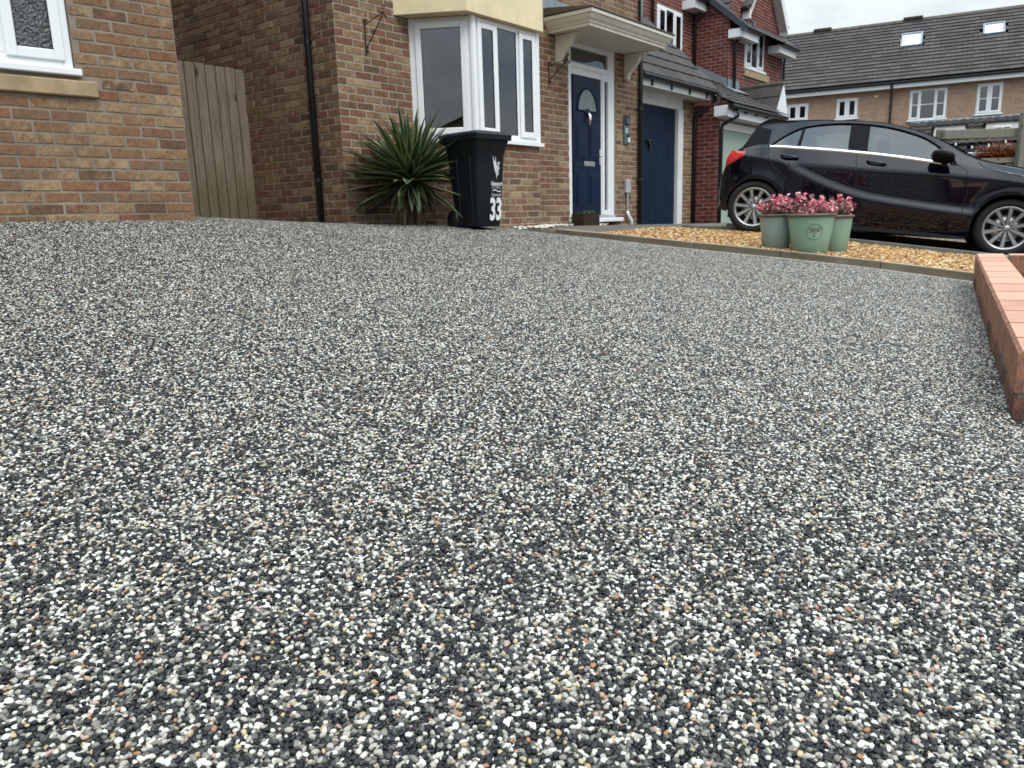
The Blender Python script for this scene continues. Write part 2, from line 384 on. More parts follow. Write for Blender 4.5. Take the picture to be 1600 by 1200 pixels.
def window(root, fr, a0, a1, z0, z1, lights, w=.03, fw=.055, sash=(), bars=0, room='room', glass='glass', back=.35, curtain=(), fmat='upvc', name='window'):
    """uPVC casement: frame > pane, sash; lights = relative widths; sash = indices that open"""
    g = MB()
    T = lambda a, y, z: fr(a, w+y, z)
    g.box((a0, 0, z0), (a0+fw, .07, z1), T, .006); g.box((a1-fw, 0, z0), (a1, .07, z1), T, .006)
    g.box((a0+fw, .001, z1-fw), (a1-fw, .069, z1), T, .006); g.box((a0+fw, .001, z0), (a1-fw, .069, z0+fw), T, .006)
    tot = sum(lights); x = a0+fw*.5; W = a1-a0-fw; edges = []
    for i, l in enumerate(lights):
        x1 = x+W*l/tot; edges.append((x+fw*.5, x1-fw*.5))
        if i < len(lights)-1: g.box((x1-fw*.5, .002, z0+fw), (x1+fw*.5, .068, z1-fw), T, .005)
        x = x1
    fo = g.build('window_frame', M[fmat], root)
    for i, (e0, e1) in enumerate(edges):
        q0, q1, r0, r1 = e0, e1, z0+fw, z1-fw
        if i in sash:
            s = MB(); sw = .05
            s.box((q0-.014, -.018, r0-.014), (q0+sw, .0, r1+.014), T, .006); s.box((q1-sw, -.018, r0-.014), (q1+.014, .0, r1+.014), T, .006)
            s.box((q0+sw, -.017, r1-sw), (q1-sw, -.001, r1+.014), T, .006); s.box((q0+sw, -.017, r0-.014), (q1-sw, -.001, r0+sw), T, .006)
            # dark rubber line round the glass comes from this recess
            so = s.build('sash', M[fmat], fo)
            q0 += sw; q1 -= sw; r0 += sw; r1 -= sw
        yp = -.006 if i in sash else .012
        p = MB(); p.add([T(q0, yp, r0), T(q1, yp, r0), T(q1, yp, r1), T(q0, yp, r1)], [(0, 1, 2, 3)])
        p.build('pane', M[glass], fo)
        gk = MB(); t = .005; ya, yb2 = yp-.005, yp-.0005
        for b in (((q0, ya, r0), (q0+t, yb2, r1)), ((q1-t, ya, r0), (q1, yb2, r1)), ((q0+t, ya, r0), (q1-t, yb2, r0+t)), ((q0+t, ya, r1-t), (q1-t, yb2, r1))): gk.box(b[0], b[1], T)
        gk.build('gasket', M['black_plastic'], fo)
        if bars:
            for bz in range(1, bars+1):
                zb = r0+(r1-r0)*bz/(bars+1); b = MB(); b.box((q0, yp-.008, zb-.012), (q1, yp-.001, zb+.012), T); b.build('glazing_bar', M[fmat], fo)
    if room:
        b = MB(); T2 = lambda a, y, z: fr(a, w+.07+y, z)
        A0, A1, D = a0+.005, a1-.005, back
        v = [T2(A0, 0, z0), T2(A1, 0, z0), T2(A1, 0, z1), T2(A0, 0, z1), T2(A0, D, z0), T2(A1, D, z0), T2(A1, D, z1), T2(A0, D, z1)]
        b.add(v, [(4, 5, 6, 7), (0, 1, 5, 4), (1, 2, 6, 5), (2, 3, 7, 6), (3, 0, 4, 7)])
        b.build('room_behind', M[room], root)
    for (c0, c1) in curtain:
        cb = MB(); n = 22; vv = []
        for i in range(n+1):
            a = c0+(c1-c0)*i/n; yy = .10+.022*math.sin(i*1.9)
            vv += [fr(a, w+.07+yy, z0+.01), fr(a, w+.07+yy, z1-.01)]
        cb.add(vv, [(2*i, 2*i+2, 2*i+3, 2*i+1) for i in range(n)]); cb.build('curtain', M['curtain'], root, smooth=True)
    return fo
def sillboard(root, fr, a0, a1, z0, z1, out=.05, mat='upvc', name='sill'):
    b = MB(); b.box((a0, -out, z0), (a1, .04, z1), fr, .006); return b.build(name, M[mat], root)
def tile_roof(root, P0, eav, upv, ncol, nrow, wt, gauge, mat, name='roof_tile', limit=300, thick=.018, skip=None, ridge=False, stagger=True, profile=0):
    """tiles on a slope: P0 = left end of the eaves, local to root; eav, upv unit vectors"""
    e = Vector(eav).normalized(); u = Vector(upv).normalized(); nn = e.cross(u).normalized()
    if nn.z < 0: nn = -nn
    L = gauge+.07; tl = thick/gauge
    meshes = []
    for sd in range(4):
        rr = random.Random(sd); mb = MB(); hw = wt/2-.004
        pr = []
        for x in (-hw, -hw*.35, hw*.35, hw):
            dz = profile*(1 if abs(x) < hw*.5 else 0)
            pr.append((x, dz))
        v = []
        for x, dz in pr:
            for y, z in ((0, thick*.42), (0, thick), (L, thick*.2-.0)):
                v.append(tuple(e*x+u*(y+(rr.uniform(-.003, .003) if y == 0 else 0))+nn*(z+dz+(0 if y == 0 else -L*tl*.0)+rr.uniform(0, .0015))))
        f = []
        for i in range(3):
            a = i*3; b = a+3
            f += [(a+1, b+1, b+2, a+2), (a, b, b+1, a+1)]
        f += [(0, 1, 2), (9, 11, 10)]
        mb.add(v, f); meshes.append(mb)
    cells = []
    mw = root.matrix_basis
    for r in range(nrow):
        for c in range(-1, ncol+1):
            x = (c+.5)*wt+((wt/2) if (stagger and r % 2) else 0)
            if x-wt/2 < -.02 or x+wt/2 > ncol*wt+.02+wt/2: continue
            y = r*gauge
            if skip and skip(x, y): continue
            p = Vector(P0)+e*x+u*y+nn*(thick*.9)
            s = seen(mw @ p); q = 0
            if s and -30 < s[0] < 1630 and -40 < s[1] < 420: q = 1200*wt/s[2]
            cells.append((q, p))
    order = sorted(range(len(cells)), key=lambda i: -cells[i][0]); ch = set(i for i in order[:limit] if cells[i][0] > 8)
    ms = [m.mesh(name, mat) for m in meshes]; big = MB()
    for i, (q, p) in enumerate(cells):
        sd = random.randrange(4)
        if i in ch:
            o = bpy.data.objects.new(name, ms[sd]); C.objects.link(o); o.parent = root; o.location = p
        else: big.add([tuple(p+Vector(t)) for t in meshes[sd].v], meshes[sd].f)
    if big.v: big.build(name+'_courses', mat, root, kind='stuff')

# ------------------------------------------------------------------ reference frames of the place
EX = Vector((.6230, .7822, 0)); EY = Vector((-.7822, .6230, 0)); O33 = Vector((-1.636, 8.1, 0))
TH33 = math.atan2(.7822, .6230)
def W(u, v, z=0.0): return O33+EX*u+EY*v+Vector((0, 0, z))
BW0, BW1 = Vector((3.829, 6.357, 0)), Vector((1.775, 2.635, 0))

# drive surface: a 12 % ramp towards the houses, eased where it meets them
RP = np.array([(-2.35, 5.93, .038), (-3.25, 5.05, .060), (-5.2, 3.1, .02), (-1.62, 8.05, -.016), (-2.85, 9.07, .035), (-2.2, 8.57, .01), (-.27, 7.97, -.105), (.05, 8.45, -.125),
               (.30, 8.75, -.165), tuple(W(2.3, -1.0))[:2]+(-.212,), tuple(W(2.3, -2.0))[:2]+(-.31,), tuple(W(2.3, -3.6))[:2]+(-.461,), tuple(W(2.3, -4.4))[:2]+(-.54,), tuple(W(2.3, -5.3))[:2]+(-.65,),
               (0, 0, -.77), (-1, 2, -.55), (1, 2, -.70), (1.775, 2.635, -.75), (2.8, 4.5, -.705), (-1.3, 5.0, -.22), (.6, 5.5, -.415), (.9, 7.0, -.35), (0, -3, -1.1), (3, -3, -1.2), (-8, -3, -.6), (-4, 0, -.5)])
def _res(x, y): return -.77+.1195*(-.7822*x+.6230*y)
_d = np.sqrt((RP[:, None, 0]-RP[None, :, 0])**2+(RP[:, None, 1]-RP[None, :, 1])**2+.25)
_w = np.linalg.solve(_d+np.eye(len(RP))*.02, RP[:, 2]-_res(RP[:, 0], RP[:, 1]))
def zdrive(x, y):
    x = np.asarray(x, float); y = np.asarray(y, float)
    d = np.sqrt((x[..., None]-RP[:, 0])**2+(y[..., None]-RP[:, 1])**2+.25)
    return _res(x, y)+d @ _w
KV = [(-9, -1.0), (-5.3, -.586), (-4.4, -.475), (-3.6, -.399), (-2.67, -.315), (-2.0, -.25), (-1.0, -.162), (0, -.12)]
def kerbz(v): return float(np.interp(v, [a for a, b in KV], [b for a, b in KV]))
def znb(u, v):
    """neighbour's drive: level by the houses, then falling 12 %"""
    zl = -.115-.0155*(u-2.3)
    far = -.272+.1195*(v+2.67) if v < -2.67 else (-.272+(zl+.272)*min(1, (v+2.67)/1.9))
    t = min(1, max(0, (u-2.4)/1.7)); t = t*t*(3-2*t)
    return kerbz(v)*(1-t)+far*t
def grid_mesh(name, mat, pts_fn, nu, nv, keep=None, **k):
    mb = MB(); idx = {}
    for i in range(nu+1):
        for j in range(nv+1): mb.v.append(pts_fn(i/nu, j/nv))
    for i in range(nu):
        for j in range(nv):
            a = i*(nv+1)+j; q = (a, a+nv+1, a+nv+2, a+1)
            if keep is None or keep(mb.v[a]): mb.f.append(q)
    return mb.build(name, mat, smooth=True, **k)

# ------------------------------------------------------------------ ground, drive, paths
STONES = [(.0, (.004, .005, .007)), (.26, (.013, .015, .018)), (.41, (.040, .042, .042)), (.52, (.095, .092, .082)), (.61, (.19, .18, .155)), (.70, (.34, .325, .275)),
          (.79, (.51, .495, .435)), (.885, (.67, .655, .595)), (.955, (.36, .26, .15)), (.972, (.45, .37, .21)), (.984, (.33, .16, .08)), (.991, (.40, .27, .22))]
GOLD = [(.0, (.31, .16, .055)), (.2, (.42, .24, .09)), (.38, (.22, .10, .035)), (.52, (.52, .34, .15)), (.66, (.34, .18, .07)), (.78, (.60, .45, .24)), (.87, (.13, .065, .03)), (.94, (.66, .57, .40))]
PALE = [(.0, (.62, .60, .54)), (.3, (.75, .73, .68)), (.6, (.45, .42, .36)), (.8, (.68, .62, .5))]
def stone_mat(name, stops, rough=.42, inst=True, coat=.0):
    m = Mt(name); v = m.coord()
    if inst: r = m.n('ShaderNodeAttribute', attribute_type='INSTANCER', attribute_name='tone').outputs['Fac']
    else: r = None
    c = m.ramp(r, stops, 'CONSTANT')
    c = m.mix(m.ramp(m.noise(v, 2.6, 4), [(.35, (0, 0, 0)), (.75, (.5,)*3)]), c, m.mix(1.0, c, (.55, .53, .5), 'MULTIPLY'))
    return m.bsdf(c, rough, m.bump(m.noise(v, 7, 3), .06, .25), Coat_Weight=coat, Coat_Roughness=.32, Specular_IOR_Level=.25)
def aggregate_mat():
    m = Mt('resin_bound_aggregate'); v = m.coord()
    dist = m.noise(v, 60, 2); 
    vv = m.n('ShaderNodeVectorMath', {0: v, 1: m.n('ShaderNodeCombineXYZ', {0: m.math('MULTIPLY', dist, .004), 1: m.math('MULTIPLY', dist, .003)}).outputs[0]}, operation='ADD').outputs[0]
    vo = m.n('ShaderNodeTexVoronoi', {'Vector': vv, 'Scale': 92.0, 'Randomness': 1.0})
    r = m.n('ShaderNodeSeparateColor', {0: vo.outputs['Color']}).outputs[0]
    c = m.ramp(r, STONES, 'CONSTANT')
    gap = m.ramp(vo.outputs['Distance'], [(.35, (0, 0, 0)), (.62, (1, 1, 1))])
    c = m.mix(m.math('MULTIPLY', gap, .85), c, (.004, .0045, .006))
    h = m.math('SUBTRACT', 1.0, m.math('POWER', vo.outputs['Distance'], 2.0))
    return m.bsdf(c, .5, m.bump(h, .0055, 1.0), Coat_Weight=.1, Coat_Roughness=.3)
M['aggregate'] = aggregate_mat()
M['pebble'] = stone_mat('resin_coated_pebble', STONES, .42, coat=.20)
M['gold_stone'] = stone_mat('golden_gravel', GOLD, .7)
M['pale_stone'] = stone_mat('pale_pebble', PALE, .7)
M['asphalt'] = simple('worn_asphalt', (.085, .078, .070), .9, .25, 3, .004, 160)
M['path'] = simple('path_concrete', (.105, .09, .072), .9, .25, 2.2, .003, 120)
M['gold_base'] = simple('gravel_bed_soil', (.12, .065, .03), .95, .3, 30, .01, 60)
M['kerb'] = simple('edging_concrete', (.15, .125, .085), .9, .3, 5, .002, 120)
M['soil'] = simple('dark_soil', (.04, .03, .022), .95, .3, 8, .01, 40)

def inside(poly, x, y):
    c = np.zeros(np.shape(x), bool); n = len(poly)
    for i in range(n):
        (x0, y0), (x1, y1) = poly[i], poly[(i+1) % n]
        cond = (y0 > y) != (y1 > y)
        with np.errstate(divide='ignore', invalid='ignore'):
            c ^= cond & (x < (x1-x0)*(y-y0)/((y1-y0) if y1 != y0 else 1e-9)+x0)
    return c
wv = lambda u, v: tuple(W(u, v))[:2]
DRIVE = [(-8.80, -.40), (-2.37, 5.98), (-2.95, 6.7), (-3.9, 8.6), wv(-.05, 2.0), wv(-.02, .02), wv(1.85, .02), wv(1.95, -.55), wv(2.34, -.9), wv(2.3, -5.5), (3.95, 6.30), (1.86, 2.58), (3.4, -3.4), (-8.8, -3.4)]
big = MB(); big.add([(-260, -260, -1.35), (260, -260, -1.35), (260, 260, -1.35), (-260, 260, -1.35)], [(0, 1, 2, 3)])
big.build('ground', simple('distant_ground', (.07, .07, .06), .95, .3, .4), kind='structure')
def drive_pt(s, t):
    x, y = -9+13.4*s, -3.5+14.0*t
    return (x, y, 0)
dm = MB(); nx, ny = 90, 94
for i in range(nx+1):
    for j in range(ny+1): dm.v.append(drive_pt(i/nx, j/ny))
V = np.array(dm.v); V[:, 2] = zdrive(V[:, 0], V[:, 1]); dm.v = [tuple(p) for p in V]
cx = np.array([(i+.5)/nx for i in range(nx)])*13.4-9; cy = np.array([(j+.5)/ny for j in range(ny)])*14.0-3.5
keep = inside(DRIVE, cx[:, None]+0*cy[None], cy[None]+0*cx[:, None])
# a cell is dropped when its centre lies outside; the border is snapped onto the outline
DP = np.array(DRIVE)
def snap(p):
    best = None
    for i in range(len(DP)):
        a, b = DP[i], DP[(i+1) % len(DP)]; ab = b-a; t = max(0, min(1, np.dot(p-a, ab)/np.dot(ab, ab))); q = a+ab*t; d = np.linalg.norm(p-q)
        if best is None or d < best[0]: best = (d, q)
    return best
for i in range(nx):
    for j in range(ny):
        if keep[i, j]:
            a = i*(ny+1)+j; dm.f.append((a, a+ny+1, a+ny+2, a+1))
cnt = {}
for f in dm.f:
    for k in range(4):
        e = tuple(sorted((f[k], f[(k+1) % 4]))); cnt[e] = cnt.get(e, 0)+1
bv = set(q for e, c in cnt.items() if c == 1 for q in e)
for b in bv:
    d, q = snap(np.array(dm.v[b][:2]))
    if d < .2: dm.v[b] = (q[0], q[1], float(zdrive(q[0], q[1])))
drive = dm.build('driveway', M['aggregate'], smooth=True, kind='structure')
tag(drive, 'black and white resin bound stone driveway sloping up to the houses')

def nb_patch(name, mat, u0, u1, v0, v1, dz, nu=30, nv=30, u0b=None, u1b=None, kind='structure'):
    """sheet on the neighbour's ground; u0b, u1b = edges at v0 when the strip runs askew"""
    def fn(s, t):
        v = v0+(v1-v0)*t; a = u0 if u0b is None else u0b+(u0-u0b)*t; b = u1 if u1b is None else u1b+(u1-u1b)*t
        u = a+(b-a)*s; p = W(u, v, znb(u, v)+dz); return tuple(p)
    return grid_mesh(name, mat, fn, nu, nv, kind=kind)
nb_patch('neighbour_drive', M['asphalt'], 2.34, 16, -9.5, .9, -.022, 40, 40)
def path_fn(s, t):
    u = 1.86+(9.0-1.86)*s; ve = -.62-.38*min(1, max(0, (u-1.86)/.44)); ve = ve if u < 2.33 else -1.62; v = .05+(ve-.05)*t
    return tuple(W(u, v, znb(max(u, 2.3), v)+(.002 if v > -.95 else 0)+.0 - (.0)))
grid_mesh('front_path', M['path'], path_fn, 50, 6, kind='structure')
nb_patch('gravel_bed', M['gold_base'], 2.36, 4.15, -5.6, -1.5, -.012, 16, 30, 2.36, 4.45)
nb_patch('gravel_strip', M['gold_base'], 5.75, 6.5, -9, -1.8, -.012, 6, 20, 6.3, 7.0)

def stones_obj(name, pts, size, mat, label=None, flat=.62, aniso=.35, seed=1, defo=.55):
    """loose stones: a cloud of points, each carrying one irregular pebble (real geometry)"""
    me = bpy.data.meshes.new(name); me.vertices.add(len(pts)); me.vertices.foreach_set('co', np.asarray(pts, np.float32).ravel()); me.update()
    o = bpy.data.objects.new(name, me); C.objects.link(o); o['kind'] = 'stuff'
    if label: o['label'] = label
    g = bpy.data.node_groups.new(name, 'GeometryNodeTree')
    g.interface.new_socket('Geometry', in_out='INPUT', socket_type='NodeSocketGeometry'); g.interface.new_socket('Geometry', in_out='OUTPUT', socket_type='NodeSocketGeometry')
    n = g.nodes; l = g.links.new
    gi = n.new('NodeGroupInput'); go = n.new('NodeGroupOutput')
    gti = n.new('GeometryNodeGeometryToInstance')
    for k in range(4):
        ico = n.new('GeometryNodeMeshIcoSphere'); ico.inputs['Radius'].default_value = .5; ico.inputs['Subdivisions'].default_value = 2
        sp = n.new('GeometryNodeSetPosition'); no = n.new('ShaderNodeTexNoise'); no.inputs['Scale'].default_value = 1.9; no.noise_dimensions = '4D'; no.inputs['W'].default_value = k*7.3+seed
        ps = n.new('GeometryNodeInputPosition'); l(ps.outputs[0], no.inputs['Vector'])
        su = n.new('ShaderNodeVectorMath'); su.operation = 'SUBTRACT'; su.inputs[1].default_value = (.5, .5, .5); l(no.outputs['Color'], su.inputs[0])
        ml = n.new('ShaderNodeVectorMath'); ml.operation = 'SCALE'; ml.inputs['Scale'].default_value = defo; l(su.outputs[0], ml.inputs[0])
        l(ico.outputs[0], sp.inputs[0]); l(ml.outputs[0], sp.inputs['Offset'])
        ss = n.new('GeometryNodeSetShadeSmooth'); l(sp.outputs[0], ss.inputs[0])
        sm = n.new('GeometryNodeSetMaterial'); sm.inputs['Material'].default_value = mat; l(ss.outputs[0], sm.inputs[0])
        l(sm.outputs[0], gti.inputs[0])
    iop = n.new('GeometryNodeInstanceOnPoints'); iop.inputs['Pick Instance'].default_value = True
    l(gi.outputs[0], iop.inputs['Points']); l(gti.outputs[0], iop.inputs['Instance'])
    def rv(dt, lo, hi, sd):
        r = n.new('FunctionNodeRandomValue'); r.data_type = dt
        i0, i1 = (0, 1) if dt == 'FLOAT_VECTOR' else (2, 3)
        r.inputs[i0].default_value = lo; r.inputs[i1].default_value = hi; r.inputs['Seed'].default_value = sd
        return r.outputs[0] if dt == 'FLOAT_VECTOR' else r.outputs[1]
    ri = n.new('FunctionNodeRandomValue'); ri.data_type = 'INT'
    ri.inputs[4].default_value = 0; ri.inputs[5].default_value = 3; l(ri.outputs[2], iop.inputs['Instance Index'])
    l(rv('FLOAT_VECTOR', (-.4, -.4, 0), (.4, .4, 6.28), seed+3), iop.inputs['Rotation'])
    sz = n.new('ShaderNodeVectorMath'); sz.operation = 'MULTIPLY'
    l(rv('FLOAT_VECTOR', (size*(1+aniso*.2), size*(1-aniso), size*flat*.8), (size*(1+aniso*1.3), size*(1+aniso*.4), size*flat*1.15), seed+4), sz.inputs[0])
    l(rv('FLOAT_VECTOR', (1, 1, 1), (1, 1, 1), seed), sz.inputs[1])
    sc2 = n.new('ShaderNodeVectorMath'); sc2.operation = 'SCALE'; l(sz.outputs[0], sc2.inputs[0]); l(rv('FLOAT', .68, 1.28, seed+9), sc2.inputs['Scale'])
    l(sc2.outputs[0], iop.inputs['Scale'])
    st = n.new('GeometryNodeStoreNamedAttribute'); st.data_type = 'FLOAT'; st.domain = 'INSTANCE'; st.inputs['Name'].default_value = 'tone'
    l(iop.outputs[0], st.inputs[0]); vi = [i for i in st.inputs if i.name == 'Value' and i.enabled]
    l(rv('FLOAT', 0, 1, seed+17), (vi or [st.inputs[3]])[0])
    l(st.outputs[0], go.inputs[0])
    md = o.modifiers.new('stones', 'NODES'); md.node_group = g
    return o
PITCH = .0069
def drive_pebbles():
    xs = np.arange(-4.2, 4.2, PITCH); ys = np.arange(.35, 5.2, PITCH*.9)
    X, Y = np.meshgrid(xs, ys); X = X+((np.arange(len(ys)) % 2)*PITCH*.5)[:, None]
    m = (np.abs(X) < .74*Y+.35) & (Y > .42)
    X = X[m]; Y = Y[m]
    X = X+rng.uniform(-1, 1, X.shape)*PITCH*.42; Y = Y+rng.uniform(-1, 1, Y.shape)*PITCH*.42
    # nothing past the wall that bounds the drive on the right
    dx, dy = BW1.x-BW0.x, BW1.y-BW0.y
    side = (X-BW0.x)*dy-(Y-BW0.y)*dx
    ok = ((side > .01) | (Y < 2.55)) & inside(DRIVE, X, Y)
    # thin out with distance, where single stones are no longer told apart
    X = X[ok]; Y = Y[ok]
    P2 = PITCH*1.12
    xs = np.arange(-6.5, 5.5, P2); ys = np.arange(5.2, 9.6, P2*.9)
    X2, Y2 = np.meshgrid(xs, ys); m = (np.abs(X2) < .74*Y2+.3); X2 = X2[m]+rng.uniform(-1, 1, m.sum())*P2*.45; Y2 = Y2[m]+rng.uniform(-1, 1, m.sum())*P2*.45
    ok = inside(DRIVE, X2, Y2); X = np.concatenate([X, X2[ok]]); Y = np.concatenate([Y, Y2[ok]])
    Z = zdrive(X, Y)+rng.uniform(-.0004, .0034, X.shape)
    return np.stack([X, Y, Z], 1)
pp = drive_pebbles(); print('pebbles', len(pp))
stones_obj('driveway_pebbles', pp, .0083, M['pebble'], seed=1, flat=.80, defo=.40)
def bed_points(n, uf, v0, v1, dz):
    out = []
    for _ in range(n):
        v = random.uniform(v0, v1); a, b = uf(v); u = random.uniform(a, b); out.append(tuple(W(u, v, znb(u, v)+dz+random.uniform(-.004, .012))))
    return out
stones_obj('golden_gravel', bed_points(15000, lambda v: (2.385, 4.15+.3*(-v-.98)/4.6), -5.55, -1.52, 0), .030, M['gold_stone'], 'loose golden gravel bed beside the concrete edging', seed=2)
stones_obj('strip_gravel', bed_points(7000, lambda v: (5.77+.07*(-v-1.8), 6.5+.07*(-v-1.8)), -9, -1.8, 0), .030, M['gold_stone'], 'strip of golden gravel under the parked car', seed=3)
pw = []
for _ in range(900):
    u = random.uniform(1.9, 4.9); w_ = (-.64 if u < 2.6 else -.02)
    pw.append(tuple(W(u, w_-random.random()**1.5*.13, znb(max(u, 2.3), -.3)+random.uniform(.0, .022))))
stones_obj('white_pebbles', pw, .034, M['pale_stone'], 'thin line of pale pebbles along the foot of the wall', seed=4)

# concrete edging between drive and gravel, in lengths
M['kerb_top'] = simple('sky_lit_edging_top', (.46, .39, .29), .9, .2, 9, .002, 120)  # sky light put into the top's colour; the face colour is darkened to match
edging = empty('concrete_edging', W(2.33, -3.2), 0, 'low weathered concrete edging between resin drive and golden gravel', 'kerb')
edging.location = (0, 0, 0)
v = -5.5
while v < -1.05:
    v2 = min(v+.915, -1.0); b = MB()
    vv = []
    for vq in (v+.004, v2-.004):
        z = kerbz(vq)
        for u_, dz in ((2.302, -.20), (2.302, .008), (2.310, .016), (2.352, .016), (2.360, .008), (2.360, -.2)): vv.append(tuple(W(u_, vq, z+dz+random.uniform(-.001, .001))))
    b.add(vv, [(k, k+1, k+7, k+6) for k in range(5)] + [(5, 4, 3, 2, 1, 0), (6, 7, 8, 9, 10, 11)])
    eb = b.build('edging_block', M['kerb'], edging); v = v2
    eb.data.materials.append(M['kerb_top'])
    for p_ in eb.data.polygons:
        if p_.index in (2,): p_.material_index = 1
pe = MB(); A_, B_ = (1.84, -.60), (2.312, -1.01); vv = []
for (u_, v_) in (A_, B_):
    p = W(u_, v_); z = max(float(zdrive(p.x, p.y)), znb(2.3, v_)-.01)
    for k, (du, dz) in enumerate(((0, -.15), (0, .012), (.006, .018), (.05, .018), (.056, -.15))): q_ = W(u_+du*.66, v_+du*.75, z+dz); vv.append(tuple(q_))
pe.add(vv, [(k, k+1, k+6, k+5) for k in range(4)]+[(4, 3, 2, 1, 0), (5, 6, 7, 8, 9)]); pe.build('edging_block', M['kerb'], edging)
tb = MB(); tv = []
for i in range(60):
    v_ = -5.5+4.5*i/59; p = W(2.296, v_); z = float(zdrive(p.x, p.y))
    for u_, dz in ((2.278, .004), (2.280, .0075), (2.296, .0075), (2.301, .004)): q_ = W(u_, v_, z+dz+.003*math.sin(i*1.3)*0); tv.append(tuple(q_))
tb.add(tv, [(i*4+k, i*4+k+1, (i+1)*4+k+1, (i+1)*4+k) for i in range(59) for k in range(3)]); tb.build('edge_trim', simple('pale_mortar_fillet', (.50, .47, .42), .8, .2, 14, .002, 90), edging)
# two concrete edges of the wheel tracks beyond the gravel
def track_edge(u0, u0b, nm, label):
    t = empty('track_edging', (0, 0, 0), 0, label, 'kerb')
    v = -9.0
    while v < -2:
        v2 = v+.915; b = MB(); vv = []
        for vq in (v+.003, v2-.003):
            uu = u0+(u0b-u0)*(-vq-1)/8.0; z = znb(uu, vq)
            for du, dz in ((0, -.1), (0, .045), (.006, .05), (.05, .05), (.055, .045), (.055, -.1)): vv.append(tuple(W(uu+du, vq, z+dz)))
        b.add(vv, [(k, k+1, k+7, k+6) for k in range(5)] + [(5, 4, 3, 2, 1, 0), (6, 7, 8, 9, 10, 11)]); b.build('edging_block', M['kerb_grey'], t); v = v2
M['kerb_grey'] = simple('grey_edging_concrete', (.14, .135, .125), .9, .25, 5, .002, 120)
track_edge(4.16, 4.70, 'a', 'grey track edging along the far side of the gravel bed')
track_edge(5.62, 6.16, 'b', 'grey edging under the car sill, nearer the gravel strip')

def pave(s_, t_):
    u = -9+11.34*s_; v = -16+10.5*t_; return tuple(W(u, v, -.815+.1195*(6.33+v)))
grid_mesh('pavement', M['path'], pave, 20, 20, kind='structure')

# ------------------------------------------------------------------ low brick wall on the right
def low_wall():
    t = empty('low_brick_wall', (BW0.x, BW0.y, 0), 0, 'low brick boundary wall with pale pink coping at the right edge', 'wall')
    d = BW1-BW0; L = d.length; dd = (d.x/L, d.y/L)
    fr = Fr(0, 0, -dd[0], -dd[1])       # a<0 runs from the far end towards the camera; w into the wall (away from the drive)
    if Vector((fr.n[0], fr.n[1])).dot(Vector((.87, -.48))) < 0: fr = Fr(0, 0, dd[0], dd[1])
    sg = 1 if Vector((fr.d[0], fr.d[1])).dot(Vector(dd)) > 0 else -1
    top = lambda a: -.396-.0262*a
    WD = .205; PL = .36
    face = brick_mat('rustic_red_brown_brick', [(.22, .085, .05), (.14, .065, .05), (.08, .055, .048), (.26, .11, .06), (.05, .042, .042), (.19, .10, .07)], dirt=(.045, .04, .042))
    cop = brick_mat('pale_pink_coping_brick', [(.62, .39, .29), (.66, .42, .32), (.70, .50, .37), (.60, .36, .27)], dirt=(.50, .33, .25))
    mort = mortar_mat('grey_wall_mortar', (.20, .19, .17), (.34, .32, .29))
    core = MB(); n = 24
    def blk(mb, a0, a1, w0, w1, zo0, zo1, jit=0.0, seed=0):
        rr = random.Random(seed); j = lambda: rr.uniform(-jit, jit); v = []
        segs = 6
        for i in range(segs+1):
            a = a0+(a1-a0)*i/segs; zt = top(a)
            ring = [(w0+j(), zt+zo0), (w0+j(), zt+zo1-.012+j()), (w0+.012, zt+zo1+j()*.4), (w1-.012, zt+zo1+j()*.4), (w1, zt+zo1-.012), (w1, zt+zo0)]
            v += [fr(sg*a, w, z) for w, z in ring]
        f = []
        for i in range(segs):
            for k in range(6): f.append((i*6+k, i*6+(k+1) % 6, (i+1)*6+(k+1) % 6, (i+1)*6+k))
        f += [tuple(range(5, -1, -1)), tuple(segs*6+k for k in range(6))]
        mb.add(v, f)
    blk(core, .02, L-.02, .012, WD-.012, -.62, -.024); core.build('mortar_bed', mort, t)
    a = 0; i = 0
    while a < L-.02:
        a2 = min(a+PL, L); b = MB(); blk(b, a+.008, a2-.008, 0, WD, -.150, 0, .0012, i); b.build('coping_brick', M.setdefault('wallbrick', wall_two(face, cop)), t); a = a2; i += 1
    a = -PL*.5
    for lay_ in range(3):
        a = -PL*.5 if lay_ % 2 == 0 else 0.0
        while a < L-.02:
            a1, a2 = max(a, 0), min(a+PL, L); b = MB()
            if a2-a1 > .06:
                z1_ = -.168-.165*lay_; blk(b, a1+.006, a2-.006, .002, WD-.002, z1_-.150, z1_, .0012, i); b.build('brick', face, t)
            a += PL; i += 1
    # return towards the right at the far end
    for lay_ in range(3):
        x = WD+.0 if lay_ % 2 else WD+.012
        for q in range(6):
            x2 = x+(PL if not (lay_ % 2 and q == 0) else PL/2); b = MB()
            z1_ = top(0)-.165*lay_; T = lambda a_, y, z: fr(sg*y, a_, z)
            b.box((x+.005, 0, z1_-.152), (x2-.005, WD, z1_-.001), T, .008); b.build('brick' if lay_ else 'coping_brick', face if lay_ else M['wallbrick'], t); x = x2
    rb = MB(); T = lambda a_, y, z: fr(sg*y, a_, z); rb.box((WD-.01, .01, -1.0), (WD+2.0, WD-.01, top(0)-.014), T); rb.build('mortar_bed', mort, t)
